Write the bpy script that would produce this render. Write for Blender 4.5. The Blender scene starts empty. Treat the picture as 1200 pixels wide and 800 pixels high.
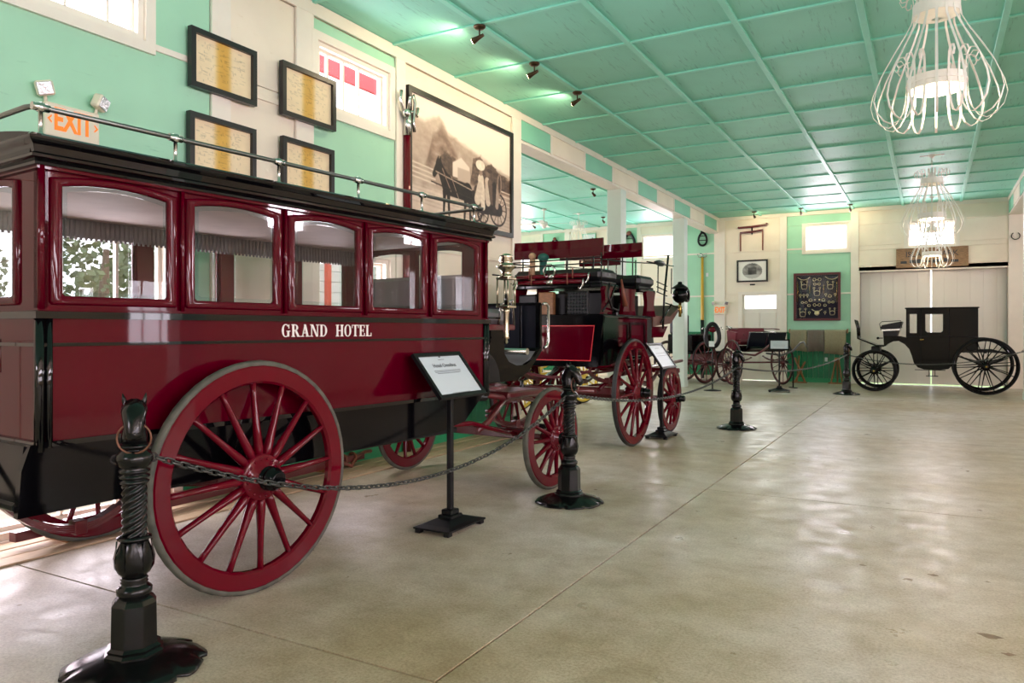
import bpy, math, random
import numpy as np
from mathutils import Vector, Matrix
random.seed(7)
RNG = np.random.default_rng(7)
PI = math.pi
scn = bpy.context.scene
COL = scn.collection

# ------------------------------------------------------------------ camera
cam_d = bpy.data.cameras.new('camera')
cam = bpy.data.objects.new('camera', cam_d); COL.objects.link(cam)
FPX = 873.5
YAW = math.atan((1089.8 - 600) / FPX)
cam_d.sensor_width = 36.0
cam_d.lens = FPX / 1200 * 36.0
cam_d.shift_y = -(400 - 386.9) / 1200
cam_d.clip_end = 300
cam.location = (0, 0, 1.4)
cam.rotation_euler = (PI / 2, 0, YAW)
scn.camera = cam

# ------------------------------------------------------------------ sky, daylight, exposure
world = bpy.data.worlds.new('world'); scn.world = world; world.use_nodes = True
bg = world.node_tree.nodes['Background']
bg.inputs[0].default_value = (0.92, 0.93, 1.0, 1)
bg.inputs[1].default_value = 2.2
scn.view_settings.view_transform = 'Standard'
scn.view_settings.look = 'None'
scn.view_settings.exposure = 0.52
scn.view_settings.gamma = 1.0
scn.cycles.use_denoising = True
scn.cycles.max_bounces = 10
scn.cycles.diffuse_bounces = 5
scn.cycles.glossy_bounces = 4
scn.cycles.transmission_bounces = 8
scn.cycles.transparent_max_bounces = 12
scn.cycles.caustics_reflective = False
scn.cycles.caustics_refractive = False
scn.cycles.sample_clamp_indirect = 6.0

def daylight(name, loc, rot, sx, sy, power, col=(1, 0.98, 0.95)):
    l = bpy.data.lights.new(name, 'AREA'); l.shape = 'RECTANGLE'; l.size = sx; l.size_y = sy
    l.energy = power; l.color = col
    o = bpy.data.objects.new(name, l); COL.objects.link(o); o.location = loc; o.rotation_euler = rot
    return o
# daylight standing in the high and low windows of the right-hand aisle (facing -X)
DAY = (1.0, 0.875, 0.98)
for y in (-4.4, -1.2, 2.0, 4.6):  # near windows, unseen and added as main light, clear of the bus reflections
    daylight('daylight', (7.34, y, 3.75), (0, PI / 2, 0), 1.1, 2.3, 118, DAY)
    daylight('daylight', (7.34, y, 1.75), (0, PI / 2, 0), 1.3, 1.5, 80, DAY)
for y in (10.4, 14.4, 18.4):
    daylight('daylight', (7.34, y, 3.9), (0, PI / 2, 0), 0.66, 1.1, 110, DAY)
daylight('daylight', (7.34, 7.4, 1.75), (0, PI / 2, 0), 1.3, 1.0, 25, DAY)
# window behind the camera (facing +Y)
daylight('daylight', (4.6, -6.4, 1.75), (PI / 2, 0, 0), 2.2, 1.9, 90, DAY)
daylight('daylight', (-2.6, -6.4, 3.7), (PI / 2, 0, 0), 2.2, .8, 120, DAY)
# high windows of the left wall (facing +X)
daylight('daylight', (-5.6, 3.05, 3.94), (0, -PI / 2, 0), 0.6, 1.1, 40, DAY)
daylight('daylight', (-5.6, 6.02, 3.94), (0, -PI / 2, 0), 0.6, 1.1, 26, DAY)
# windows of the far wall and of the side aisle (facing -Y)
for x in (-2.42, 0.03, -7.0, -11.8, 4.2):
    daylight('daylight', (x, 21.85, 3.87), (-PI / 2, 0, 0), 1.1, 0.7, 60, DAY)
# windows in the long side of the side aisle (facing +X)
for y in (11.4, 14.4, 17.4, 20.2):
    daylight('daylight', (-12.95, y, 2.2), (0, -PI / 2, 0), 1.6, 1.6, 130, DAY)
# low windows of the left wall behind the bus (facing +X)
daylight('daylight', (-5.62, 6.02, 1.6), (0, -PI / 2, 0), 1.15, 1.1, 60, DAY)
daylight('daylight', (-5.62, 3.02, 1.1), (0, -PI / 2, 0), 2.1, 1.55, 58, DAY)

# ------------------------------------------------------------------ materials
def lin(c):
    return tuple(((v / 255) / 12.92 if v <= 10 else (((v / 255) + 0.055) / 1.055) ** 2.4) for v in c)
def mat(name, rgb, rough=0.5, metal=0.0, coat=0.0, var=0.0, scale=8.0, bump=0.0, bscale=40.0, spec=0.5, stretch=None, var2=None, emit=None, estr=0.0):
    m = bpy.data.materials.new(name); m.use_nodes = True
    nt = m.node_tree; b = nt.nodes['Principled BSDF']
    c = lin(rgb)
    b.inputs['Base Color'].default_value = (*c, 1)
    b.inputs['Roughness'].default_value = rough
    b.inputs['Metallic'].default_value = metal
    b.inputs['Specular IOR Level'].default_value = spec
    if coat: b.inputs['Coat Weight'].default_value = coat; b.inputs['Coat Roughness'].default_value = 0.03
    if emit: b.inputs['Emission Color'].default_value = (*lin(emit), 1); b.inputs['Emission Strength'].default_value = estr
    if var or bump:
        tc = nt.nodes.new('ShaderNodeTexCoord'); mp = nt.nodes.new('ShaderNodeMapping')
        nt.links.new(tc.outputs['Object'], mp.inputs['Vector'])
        if stretch: mp.inputs['Scale'].default_value = stretch
    if var:
        n = nt.nodes.new('ShaderNodeTexNoise'); n.inputs['Scale'].default_value = scale; n.inputs['Detail'].default_value = 6
        nt.links.new(mp.outputs['Vector'], n.inputs['Vector'])
        r = nt.nodes.new('ShaderNodeValToRGB')
        r.color_ramp.elements[0].position = 0.3; r.color_ramp.elements[1].position = 0.7
        lo = lin(var2) if var2 else tuple(v * (1 - var) for v in c)
        r.color_ramp.elements[0].color = (*lo, 1)
        r.color_ramp.elements[1].color = (*[min(1, v * (1 + var * 0.5)) for v in c], 1)
        nt.links.new(n.outputs['Fac'], r.inputs['Fac']); nt.links.new(r.outputs['Color'], b.inputs['Base Color'])
    if bump:
        n2 = nt.nodes.new('ShaderNodeTexNoise'); n2.inputs['Scale'].default_value = bscale; n2.inputs['Detail'].default_value = 5
        nt.links.new(mp.outputs['Vector'], n2.inputs['Vector'])
        bp = nt.nodes.new('ShaderNodeBump'); bp.inputs['Strength'].default_value = bump; bp.inputs['Distance'].default_value = 0.01
        nt.links.new(n2.outputs['Fac'], bp.inputs['Height']); nt.links.new(bp.outputs['Normal'], b.inputs['Normal'])
    return m

def scuffed(name, rgb, dark, rough=0.6, amount=0.62, grain=(1.5, 14, 14), varamt=0.06):
    """painted board with soft tone variation and fine dark checks and scuffs along the grain"""
    m = mat(name, rgb, rough, var=varamt, scale=1.6, bump=0.08, bscale=30)
    nt = m.node_tree; b = nt.nodes['Principled BSDF']
    src = b.inputs['Base Color'].links[0].from_socket
    tc = nt.nodes.new('ShaderNodeTexCoord'); mp = nt.nodes.new('ShaderNodeMapping'); mp.inputs['Scale'].default_value = grain
    nt.links.new(tc.outputs['Object'], mp.inputs['Vector'])
    n = nt.nodes.new('ShaderNodeTexNoise'); n.inputs['Scale'].default_value = 2.2; n.inputs['Detail'].default_value = 9; n.inputs['Roughness'].default_value = 0.65
    nt.links.new(mp.outputs['Vector'], n.inputs['Vector'])
    r = nt.nodes.new('ShaderNodeValToRGB'); r.color_ramp.elements[0].position = amount; r.color_ramp.elements[1].position = amount + 0.1
    r.color_ramp.elements[1].color = (0.55, 0.55, 0.55, 1); r.color_ramp.elements[0].color = (0, 0, 0, 1)
    nt.links.new(n.outputs['Fac'], r.inputs['Fac'])
    mx = nt.nodes.new('ShaderNodeMix'); mx.data_type = 'RGBA'
    nt.links.new(r.outputs['Color'], mx.inputs[0]); nt.links.new(src, mx.inputs[6]); mx.inputs[7].default_value = (*lin(dark), 1)
    nt.links.new(mx.outputs[2], b.inputs['Base Color'])
    return m

M = {}
M['ceil'] = scuffed('ceiling_mint_paint', (142, 220, 200), (88, 156, 138), 0.5, 0.59, (16, 1.4, 12))
M['ceil_batten'] = mat('ceiling_batten_paint', (148, 230, 210), 0.4, var=0.06, scale=3)
M['mint'] = scuffed('wall_mint_paint', (166, 216, 186), (122, 174, 146), 0.55, 0.64, (14, 2.0, 16))
M['teal'] = scuffed('beam_green_paint', (136, 206, 178), (80, 160, 130), 0.5, 0.66, (10, 2, 10))
M['cream'] = scuffed('wall_cream_paint', (240, 227, 208), (214, 196, 166), 0.55, 0.62, (10, 3.0, 6))
M['trim'] = mat('trim_white_paint', (238, 229, 216), 0.45, var=0.04, scale=4)
M['post'] = mat('post_pale_paint', (212, 224, 216), 0.5, var=0.04, scale=3)
M['dkgreen'] = mat('wainscot_green_paint', (16, 122, 78), 0.35, var=0.12, scale=5)
M['green2'] = mat('baseboard_green_paint', (44, 150, 100), 0.4, var=0.12, scale=5)
M['red'] = mat('burgundy_varnish', (76, 0, 19), 0.4, spec=0.0, coat=0.65, var=0.05, scale=2)
M['wheelred'] = mat('wheel_red_paint', (90, 1, 21), 0.4, spec=0.0, coat=0.65, var=0.08, scale=6)
M['mahog'] = mat('mahogany_red', (92, 22, 30), 0.3, coat=0.5, var=0.15, scale=5)
M['black'] = mat('black_varnish', (6, 6, 8), 0.1, spec=0.22)
M['blackgloss'] = mat('black_gloss_varnish', (8, 8, 10), 0.3, spec=0.0, coat=1.0)
M['iron'] = mat('black_iron_paint', (9, 10, 10), 0.2, spec=0.35, var=0.2, scale=20, bump=0.05, bscale=60)
M['satin'] = mat('satin_black', (14, 14, 16), 0.4, spec=0.25)
M['leather'] = mat('black_leather', (15, 16, 20), 0.38, spec=0.35, bump=0.15, bscale=90)
M['greyleather'] = mat('grey_leather', (108, 106, 108), 0.45, bump=0.1, bscale=60)
M['navy'] = mat('navy_leather', (15, 19, 30), 0.35, spec=0.3, bump=0.06, bscale=70)
M['rubber'] = mat('grey_rubber', (80, 80, 70), 0.7, var=0.45, scale=14, bump=0.1)
M['nickel'] = mat('nickel', (196, 196, 192), 0.2, metal=1.0)
M['brass'] = mat('brass', (196, 160, 90), 0.25, metal=1.0)
M['oldbrass'] = mat('tarnished_brass', (186, 178, 156), 0.25, metal=1.0)
M['pipe'] = mat('galvanised_rail', (120, 124, 120), 0.3, metal=0.9)
M['chainm'] = mat('blackened_chain', (84, 86, 84), 0.32, metal=0.85)
M['rusty'] = mat('rusty_ring', (120, 84, 66), 0.45, metal=0.8, var=0.3, scale=20)
M['tanlining'] = mat('tan_lining', (214, 204, 198), 0.7, var=0.1, scale=6)
M['wood'] = mat('brown_wood', (140, 92, 50), 0.5, var=0.35, scale=6, stretch=(3, 3, 20))
M['tanwood'] = mat('tan_floor_board', (186, 160, 128), 0.6, var=0.2, scale=4, stretch=(14, 2, 4))
M['darkwood'] = mat('weathered_sign_wood', (158, 124, 92), 0.7, var=0.5, scale=5, stretch=(2, 10, 18), bump=0.3)
M['yellow'] = mat('yellow_paint', (226, 196, 70), 0.35, coat=0.3)
M['yellowwood'] = mat('yellow_varnished_pole', (206, 160, 50), 0.35)
M['whitemetal'] = mat('white_enamel', (240, 236, 228), 0.4)
M['diffuser'] = mat('lamp_reflector', (250, 244, 230), 0.5)
M['bulb'] = mat('lamp_bulb', (255, 240, 210), 0.5, emit=(255, 220, 166), estr=7.0)
M['bulbspot'] = mat('spot_bulb', (255, 240, 210), 0.5, emit=(255, 220, 160), estr=30.0)
M['bronze'] = mat('bronze_fitting', (84, 66, 48), 0.35, metal=0.8)
M['blackframe'] = mat('black_frame', (34, 32, 32), 0.35)
M['blacktyre'] = mat('black_tyre', (34, 34, 34), 0.6, var=0.2)
M['stain'] = mat('floor_stain', (132, 112, 88), 0.6, var=0.3, scale=30)
M['mat_white'] = mat('white_card', (226, 232, 232), 0.6)
M['paper'] = mat('sign_paper', (196, 206, 212), 0.35)
M['ink'] = mat('black_ink', (52, 56, 62), 0.6)
M['inkgrey'] = mat('grey_ink', (130, 136, 142), 0.6)
M['white'] = mat('white_lettering', (226, 224, 220), 0.4)
M['redline'] = mat('red_lining', (214, 40, 44), 0.35)
M['orange'] = mat('exit_orange', (246, 130, 34), 0.4, emit=(246, 120, 30), estr=0.25)
M['exitcase'] = mat('exit_sign_case', (226, 218, 196), 0.5)
M['lens'] = mat('lamp_lens', (200, 200, 204), 0.12, metal=0.7, bump=0.4, bscale=60)
M['maroonfabric'] = mat('maroon_upholstery', (112, 14, 36), 0.6, bump=0.1)
M['blanket_olive'] = mat('olive_wool', (146, 138, 112), 0.95, var=0.12, scale=30, bump=0.3, bscale=120)
M['blanket_brown'] = mat('brown_wool', (116, 106, 96), 0.95, var=0.12, scale=30, bump=0.3, bscale=120)
M['blanket_tan'] = mat('tan_wool', (160, 148, 122), 0.95, var=0.12, scale=30, bump=0.3, bscale=120)
M['casefelt'] = mat('navy_felt', (30, 28, 46), 0.9)
M['caseframe'] = mat('case_maroon_frame', (88, 30, 34), 0.35)
M['bone'] = mat('pale_brass_bits', (214, 200, 160), 0.3, metal=0.6)
M['doorpaint'] = mat('door_offwhite', (232, 226, 214), 0.45, var=0.03, scale=3)
M['doorgrey'] = mat('sliding_door_paint', (228, 222, 214), 0.5, var=0.05, scale=1.2)
M['brownleather'] = mat('brown_leather', (120, 66, 48), 0.45)
M['footboard'] = mat('brown_footboard', (92, 56, 46), 0.5, var=0.2, scale=8)
M['quilt'] = mat('quilted_black', (16, 16, 18), 0.5, spec=0.3)
M['blue'] = mat('blue_trunk', (52, 78, 110), 0.5)
M['clap'] = mat('pale_clapboard', (196, 214, 220), 0.6)
M['brickred'] = mat('red_exterior_paint', (176, 70, 50), 0.6)
M['pinkred'] = mat('red_awning', (206, 92, 100), 0.7)
M['bark'] = mat('bark', (90, 74, 60), 0.9)
M['leaf'] = mat('tree_leaves', (96, 112, 80), 0.8, var=0.4, scale=3)
M['lawn'] = mat('lawn', (128, 150, 92), 0.9, var=0.2, scale=2)
M['rag'] = mat('striped_rope', (176, 140, 110), 0.8)
M['greenribbon'] = mat('green_ribbon', (20, 84, 74), 0.7)

def glass(name, tint=(1, 1, 1), rough=0.0, mix=0.93):
    """thin clear pane: mostly transparent with a fresnel mirror reflection"""
    m = bpy.data.materials.new(name); m.use_nodes = True; nt = m.node_tree; nt.nodes.clear()
    out = nt.nodes.new('ShaderNodeOutputMaterial'); tr = nt.nodes.new('ShaderNodeBsdfTransparent'); gl = nt.nodes.new('ShaderNodeBsdfGlossy')
    tr.inputs[0].default_value = (*tint, 1); gl.inputs['Roughness'].default_value = rough
    fr = nt.nodes.new('ShaderNodeFresnel'); ge = nt.nodes.new('ShaderNodeNewGeometry')
    mr = nt.nodes.new('ShaderNodeMapRange'); mr.inputs[3].default_value = 1.5; mr.inputs[4].default_value = 1 / 1.5
    nt.links.new(ge.outputs['Backfacing'], mr.inputs[0]); nt.links.new(mr.outputs[0], fr.inputs[0])
    ms = nt.nodes.new('ShaderNodeMath'); ms.operation = 'MULTIPLY_ADD'; ms.inputs[1].default_value = 0.62; ms.inputs[2].default_value = 0.0; ms.use_clamp = True
    mx = nt.nodes.new('ShaderNodeMixShader')
    nt.links.new(fr.outputs[0], ms.inputs[0]); nt.links.new(ms.outputs[0], mx.inputs[0]); nt.links.new(tr.outputs[0], mx.inputs[1]); nt.links.new(gl.outputs[0], mx.inputs[2])
    nt.links.new(mx.outputs[0], out.inputs[0])
    return m
M['glass'] = glass('clear_glass')
M['bevelglass'] = glass('bevelled_glass_edge', (0.9, 0.95, 0.95), 0.05)

def concrete():
    m = mat('polished_concrete', (215, 206, 194), 0.36)
    nt = m.node_tree; b = nt.nodes['Principled BSDF']
    tc = nt.nodes.new('ShaderNodeTexCoord')
    def noise(s, d, rough=0.5):
        n = nt.nodes.new('ShaderNodeTexNoise'); n.inputs['Scale'].default_value = s; n.inputs['Detail'].default_value = d; n.inputs['Roughness'].default_value = rough
        nt.links.new(tc.outputs['Object'], n.inputs['Vector']); return n
    def ramp(src, p0, p1, c0, c1):
        r = nt.nodes.new('ShaderNodeValToRGB'); r.color_ramp.elements[0].position = p0; r.color_ramp.elements[1].position = p1
        r.color_ramp.elements[0].color = (*c0, 1); r.color_ramp.elements[1].color = (*c1, 1)
        nt.links.new(src, r.inputs['Fac']); return r
    def mix(mode, fac, a, c):
        x = nt.nodes.new('ShaderNodeMix'); x.data_type = 'RGBA'; x.blend_type = mode
        if isinstance(fac, float): x.inputs[0].default_value = fac
        else: nt.links.new(fac, x.inputs[0])
        nt.links.new(a, x.inputs[6]); nt.links.new(c, x.inputs[7]); return x.outputs[2]
    big = ramp(noise(0.55, 4).outputs['Fac'], 0.35, 0.68, lin((198, 184, 154)), lin((228, 223, 216)))
    mid = ramp(noise(3.2, 9, 0.72).outputs['Fac'], 0.3, 0.72, lin((204, 196, 180)), lin((255, 255, 255)))
    fine = ramp(noise(70, 4, 0.8).outputs['Fac'], 0.32, 0.58, lin((206, 200, 190)), lin((255, 255, 255)))
    c = mix('MULTIPLY', 1.0, big.outputs['Color'], mid.outputs['Color'])
    c = mix('MULTIPLY', 1.0, c, fine.outputs['Color'])
    stain = ramp(noise(1.1, 7, 0.7).outputs['Fac'], 0.66, 0.78, (0, 0, 0), (0.35, 0.35, 0.35))
    dk = nt.nodes.new('ShaderNodeRGB'); dk.outputs[0].default_value = (*lin((140, 124, 100)), 1)
    c = mix('MIX', stain.outputs['Color'], c, dk.outputs[0])
    spots = ramp(noise(9, 3, 0.8).outputs['Fac'], 0.74, 0.77, (0, 0, 0), (0.4, 0.4, 0.4))
    c = mix('MIX', spots.outputs['Color'], c, dk.outputs[0])
    nt.links.new(c, b.inputs['Base Color'])
    rr = ramp(noise(5, 6, 0.6).outputs['Fac'], 0.3, 0.7, (0.26, 0.26, 0.26), (0.5, 0.5, 0.5))
    nt.links.new(rr.outputs['Color'], b.inputs['Roughness'])
    bp = nt.nodes.new('ShaderNodeBump'); bp.inputs['Strength'].default_value = 0.05; bp.inputs['Distance'].default_value = 0.01
    nt.links.new(noise(45, 6).outputs['Fac'], bp.inputs['Height']); nt.links.new(bp.outputs['Normal'], b.inputs['Normal'])
    return m
M['concrete'] = concrete()
M['joint'] = mat('floor_joint_dirt', (96, 88, 76), 0.9)

def vcol(name, rough=0.5):
    m = bpy.data.materials.new(name); m.use_nodes = True; nt = m.node_tree; b = nt.nodes['Principled BSDF']
    a = nt.nodes.new('ShaderNodeAttribute'); a.attribute_name = 'print'
    nt.links.new(a.outputs['Color'], b.inputs['Base Color']); b.inputs['Roughness'].default_value = rough
    return m
M['print'] = vcol('printed_sheet', 0.55)

# ------------------------------------------------------------------ mesh building
class MB:
    def __init__(s): s.v = []; s.f = []; s.sm = []
    def add(s, vs, fs, smooth=False):
        o = len(s.v); s.v += [tuple(p) for p in vs]; s.f += [tuple(i + o for i in f) for f in fs]; s.sm += [smooth] * len(fs); return s
    def box(s, x0, x1, y0, y1, z0, z1):
        v = [(x, y, z) for z in (z0, z1) for y in (y0, y1) for x in (x0, x1)]
        return s.add(v, [(0, 2, 3, 1), (4, 5, 7, 6), (0, 1, 5, 4), (2, 6, 7, 3), (0, 4, 6, 2), (1, 3, 7, 5)])
    def bbox(s, x0, x1, y0, y1, z0, z1, b=0.005):
        """box with chamfered edges"""
        b = min(b, (x1 - x0) * .45, (y1 - y0) * .45, (z1 - z0) * .45)
        cx, cy, cz = (x0 + x1) / 2, (y0 + y1) / 2, (z0 + z1) / 2; hx, hy, hz = (x1 - x0) / 2, (y1 - y0) / 2, (z1 - z0) / 2
        v = []; idx = {}
        for sx in (-1, 1):
            for sy in (-1, 1):
                for sz in (-1, 1):
                    for k, (a, c, d) in enumerate(((0, b, b), (b, 0, b), (b, b, 0))):
                        idx[(sx, sy, sz, k)] = len(v); v.append((cx + sx * (hx - a), cy + sy * (hy - c), cz + sz * (hz - d)))
        f = []
        I = lambda *a: idx[a]
        for q in (-1, 1):
            f.append((I(q, -1, -1, 0), I(q, 1, -1, 0), I(q, 1, 1, 0), I(q, -1, 1, 0))[::q])
            f.append((I(-1, q, -1, 1), I(-1, q, 1, 1), I(1, q, 1, 1), I(1, q, -1, 1))[::q])
            f.append((I(-1, -1, q, 2), I(1, -1, q, 2), I(1, 1, q, 2), I(-1, 1, q, 2))[::q])
        for p in (-1, 1):
            for q in (-1, 1):
                f.append((I(p, q, -1, 0), I(p, q, 1, 0), I(p, q, 1, 1), I(p, q, -1, 1)))
                f.append((I(p, -1, q, 0), I(p, 1, q, 0), I(p, 1, q, 2), I(p, -1, q, 2)))
                f.append((I(-1, p, q, 1), I(1, p, q, 1), I(1, p, q, 2), I(-1, p, q, 2)))
        for sx in (-1, 1):
            for sy in (-1, 1):
                for sz in (-1, 1): f.append(tuple(I(sx, sy, sz, k) for k in range(3)))
        return s.add(v, f)
    def frame_axes(s, d):
        d = Vector(d).normalized(); up = Vector((0, 0, 1)) if abs(d.z) < 0.95 else Vector((1, 0, 0))
        a = d.cross(up).normalized(); return d, a, a.cross(d).normalized()
    def tube(s, pts, r, n=8, closed=False, caps=True, ry=None):
        pts = [Vector(p) for p in pts]; N = len(pts); rs = r if isinstance(r, (list, tuple)) else [r] * N
        vs = []; prev = None
        for i, p in enumerate(pts):
            if closed: d = pts[(i + 1) % N] - pts[i - 1]
            else: d = pts[min(i + 1, N - 1)] - pts[max(i - 1, 0)]
            d.normalize()
            if prev is None: _, a, b = s.frame_axes(d)
            else:
                a = prev - d * prev.dot(d)
                if a.length < 1e-6: _, a, b = s.frame_axes(d)
                a.normalize(); b = a.cross(d).normalized()
            prev = a
            for k in range(n):
                t = 2 * PI * k / n; vs.append(p + a * (rs[i] * math.cos(t)) + b * ((ry or rs[i]) * math.sin(t)))
        fs = []
        for i in range(N if closed else N - 1):
            j = (i + 1) % N
            for k in range(n):
                l = (k + 1) % n; fs.append((i * n + k, i * n + l, j * n + l, j * n + k))
        s.add(vs, fs, True)
        if caps and not closed:
            o = len(s.v) - len(vs)
            s.f.append(tuple(o + k for k in range(n))[::-1]); s.f.append(tuple(o + (N - 1) * n + k for k in range(n))); s.sm += [False, False]
        return s
    def bar(s, a, b, w, h):
        """rectangular bar from a to b, w across (horizontal), h along the other axis"""
        d, x, y = s.frame_axes(Vector(b) - Vector(a)); a = Vector(a); b = Vector(b); v = []
        for p in (a, b):
            for (i, j) in ((-1, -1), (1, -1), (1, 1), (-1, 1)): v.append(p + x * (i * w / 2) + y * (j * h / 2))
        return s.add(v, [(3, 2, 1, 0), (4, 5, 6, 7), (0, 1, 5, 4), (1, 2, 6, 5), (2, 3, 7, 6), (3, 0, 4, 7)])
    def lathe(s, prof, n=24, c=(0, 0, 0), axis='z', caps=True, smooth=True):
        vs = []
        for (r, h) in prof:
            for k in range(n):
                t = 2 * PI * k / n; x, y = r * math.cos(t), r * math.sin(t)
                p = {'z': (x, y, h), 'y': (x, h, -y), 'x': (h, x, y)}[axis]
                vs.append((c[0] + p[0], c[1] + p[1], c[2] + p[2]))
        fs = []
        for i in range(len(prof) - 1):
            for k in range(n):
                l = (k + 1) % n; fs.append((i * n + k, i * n + l, (i + 1) * n + l, (i + 1) * n + k))
        s.add(vs, fs, smooth); o = len(s.v) - len(vs)
        if caps:
            if prof[0][0] > 1e-6: s.f.append(tuple(o + k for k in range(n))[::-1]); s.sm.append(False)
            if prof[-1][0] > 1e-6: s.f.append(tuple(o + (len(prof) - 1) * n + k for k in range(n))); s.sm.append(False)
        return s
    def ringband(s, r0, r1, h0, h1, n=24, c=(0, 0, 0), axis='z'):
        """hollow band (rectangular section of revolution)"""
        vs = []
        for (r, h) in ((r0, h0), (r1, h0), (r1, h1), (r0, h1)):
            for k in range(n):
                t = 2 * PI * k / n; x, y = r * math.cos(t), r * math.sin(t)
                p = {'z': (x, y, h), 'y': (x, h, -y), 'x': (h, x, y)}[axis]; vs.append((c[0] + p[0], c[1] + p[1], c[2] + p[2]))
        fs = []
        for i in range(4):
            j = (i + 1) % 4
            for k in range(n):
                l = (k + 1) % n; fs.append((i * n + k, i * n + l, j * n + l, j * n + k))
        return s.add(vs, fs)
    def prism(s, poly, t0, t1, plane='xz'):
        """polygon extruded: plane xz along y, xy along z, yz along x"""
        n = len(poly)
        P = {'xz': lambda a, b, t: (a, t, b), 'xy': lambda a, b, t: (a, b, t), 'yz': lambda a, b, t: (t, a, b)}[plane]
        v = [P(a, b, t0) for a, b in poly] + [P(a, b, t1) for a, b in poly]
        f = [tuple(range(n))[::-1], tuple(range(n, 2 * n))] + [(i, (i + 1) % n, n + (i + 1) % n, n + i) for i in range(n)]
        return s.add(v, f)
    def ringprism(s, outer, inner, t0, t1, plane='xz'):
        n = len(outer)
        P = {'xz': lambda a, b, t: (a, t, b), 'xy': lambda a, b, t: (a, b, t), 'yz': lambda a, b, t: (t, a, b)}[plane]
        v = [P(a, b, t) for t in (t0, t1) for loop in (outer, inner) for a, b in loop]; f = []
        for i in range(n):
            j = (i + 1) % n
            f += [(i, j, n + j, n + i), (2 * n + i, 3 * n + i, 3 * n + j, 2 * n + j), (i, 2 * n + i, 2 * n + j, j), (n + i, n + j, 3 * n + j, 3 * n + i)]
        return s.add(v, f)
    def sphere(s, c, rx, ry=None, rz=None, n=12, m=8):
        ry = ry or rx; rz = rz or rx; vs = [(c[0], c[1], c[2] - rz)]
        for i in range(1, m):
            p = PI * i / m - PI / 2
            for k in range(n): t = 2 * PI * k / n; vs.append((c[0] + rx * math.cos(p) * math.cos(t), c[1] + ry * math.cos(p) * math.sin(t), c[2] + rz * math.sin(p)))
        vs.append((c[0], c[1], c[2] + rz)); fs = []
        for k in range(n): fs.append((0, 1 + (k + 1) % n, 1 + k))
        for i in range(m - 2):
            for k in range(n):
                l = (k + 1) % n; fs.append((1 + i * n + k, 1 + i * n + l, 1 + (i + 1) * n + l, 1 + (i + 1) * n + k))
        o = 1 + (m - 2) * n
        for k in range(n): fs.append((o + k, o + (k + 1) % n, len(vs) - 1))
        return s.add(vs, fs, True)
    def ribbon(s, pts, side, w, th):
        """flat strip along pts, w wide along the side vector, th thick"""
        pts = [Vector(p) for p in pts]; S = Vector(side).normalized(); vs = []
        for i, p in enumerate(pts):
            d = (pts[min(i + 1, len(pts) - 1)] - pts[max(i - 1, 0)]).normalized(); n = d.cross(S).normalized()
            for (a, b) in ((-1, -1), (1, -1), (1, 1), (-1, 1)): vs.append(p + S * (a * w / 2) + n * (b * th / 2))
        fs = []
        for i in range(len(pts) - 1):
            for k in range(4): l = (k + 1) % 4; fs.append((i * 4 + k, i * 4 + l, i * 4 + 4 + l, i * 4 + 4 + k))
        o = (len(pts) - 1) * 4; fs += [(3, 2, 1, 0), (o, o + 1, o + 2, o + 3)]
        return s.add(vs, fs)
    def loft(s, rings, caps=True, smooth=True):
        n = len(rings[0]); vs = [p for r in rings for p in r]; fs = []
        for i in range(len(rings) - 1):
            for k in range(n): l = (k + 1) % n; fs.append((i * n + k, i * n + l, (i + 1) * n + l, (i + 1) * n + k))
        s.add(vs, fs, smooth); o = len(s.v) - len(vs)
        if caps: s.f.append(tuple(o + k for k in range(n))[::-1]); s.f.append(tuple(o + (len(rings) - 1) * n + k for k in range(n))); s.sm += [False, False]
        return s
    def mesh(s, name, m):
        me = bpy.data.meshes.new(name); me.from_pydata(s.v, [], s.f)
        me.polygons.foreach_set('use_smooth', s.sm); me.materials.append(m)
        import bmesh
        b = bmesh.new(); b.from_mesh(me); bmesh.ops.recalc_face_normals(b, faces=b.faces); b.to_mesh(me); b.free()
        me.update(); return me
    def build(s, name, m, parent=None, loc=None, rot=None):
        return put(name, s.mesh(name, M[m] if isinstance(m, str) else m), parent, loc, rot)

def put(name, me, parent=None, loc=None, rot=None):
    o = bpy.data.objects.new(name, me); COL.objects.link(o)
    if parent is not None: o.parent = parent
    if loc is not None: o.location = loc
    if rot is not None: o.rotation_euler = rot
    return o
def tag(o, label, cat, group=None, kind=None):
    o['label'] = label; o['category'] = cat
    if group: o['group'] = group
    if kind: o['kind'] = kind
    return o
def thing(name, label, cat, loc=(0, 0, 0), rz=0.0, group=None):
    o = bpy.data.objects.new(name, None); COL.objects.link(o); o.location = loc; o.rotation_euler = (0, 0, rz)
    o.empty_display_size = 0.2
    return tag(o, label, cat, group)
def struct(o):
    o['kind'] = 'structure'; return o
KIDS = {}
def copy_tree(o, parent=None):
    c = o.copy(); COL.objects.link(c)
    if parent is not None: c.parent = parent
    for ch in list(o.children): copy_tree(ch, c)
    return c
def text(name, body, size, m, parent, loc, rot, extrude=0.003, align='CENTER', bold=0.0):
    cu = bpy.data.curves.new(name, 'FONT'); cu.body = body; cu.size = size; cu.extrude = extrude; cu.align_x = align; cu.align_y = 'CENTER'
    cu.resolution_u = 3; cu.offset = bold
    t = bpy.data.objects.new(name, cu); COL.objects.link(t)
    bpy.context.view_layer.update()
    me = bpy.data.meshes.new_from_object(t.evaluated_get(bpy.context.evaluated_depsgraph_get()))
    bpy.data.objects.remove(t); me.name = name; me.materials.clear(); me.materials.append(M[m])
    return put(name, me, parent, loc, rot)
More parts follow.
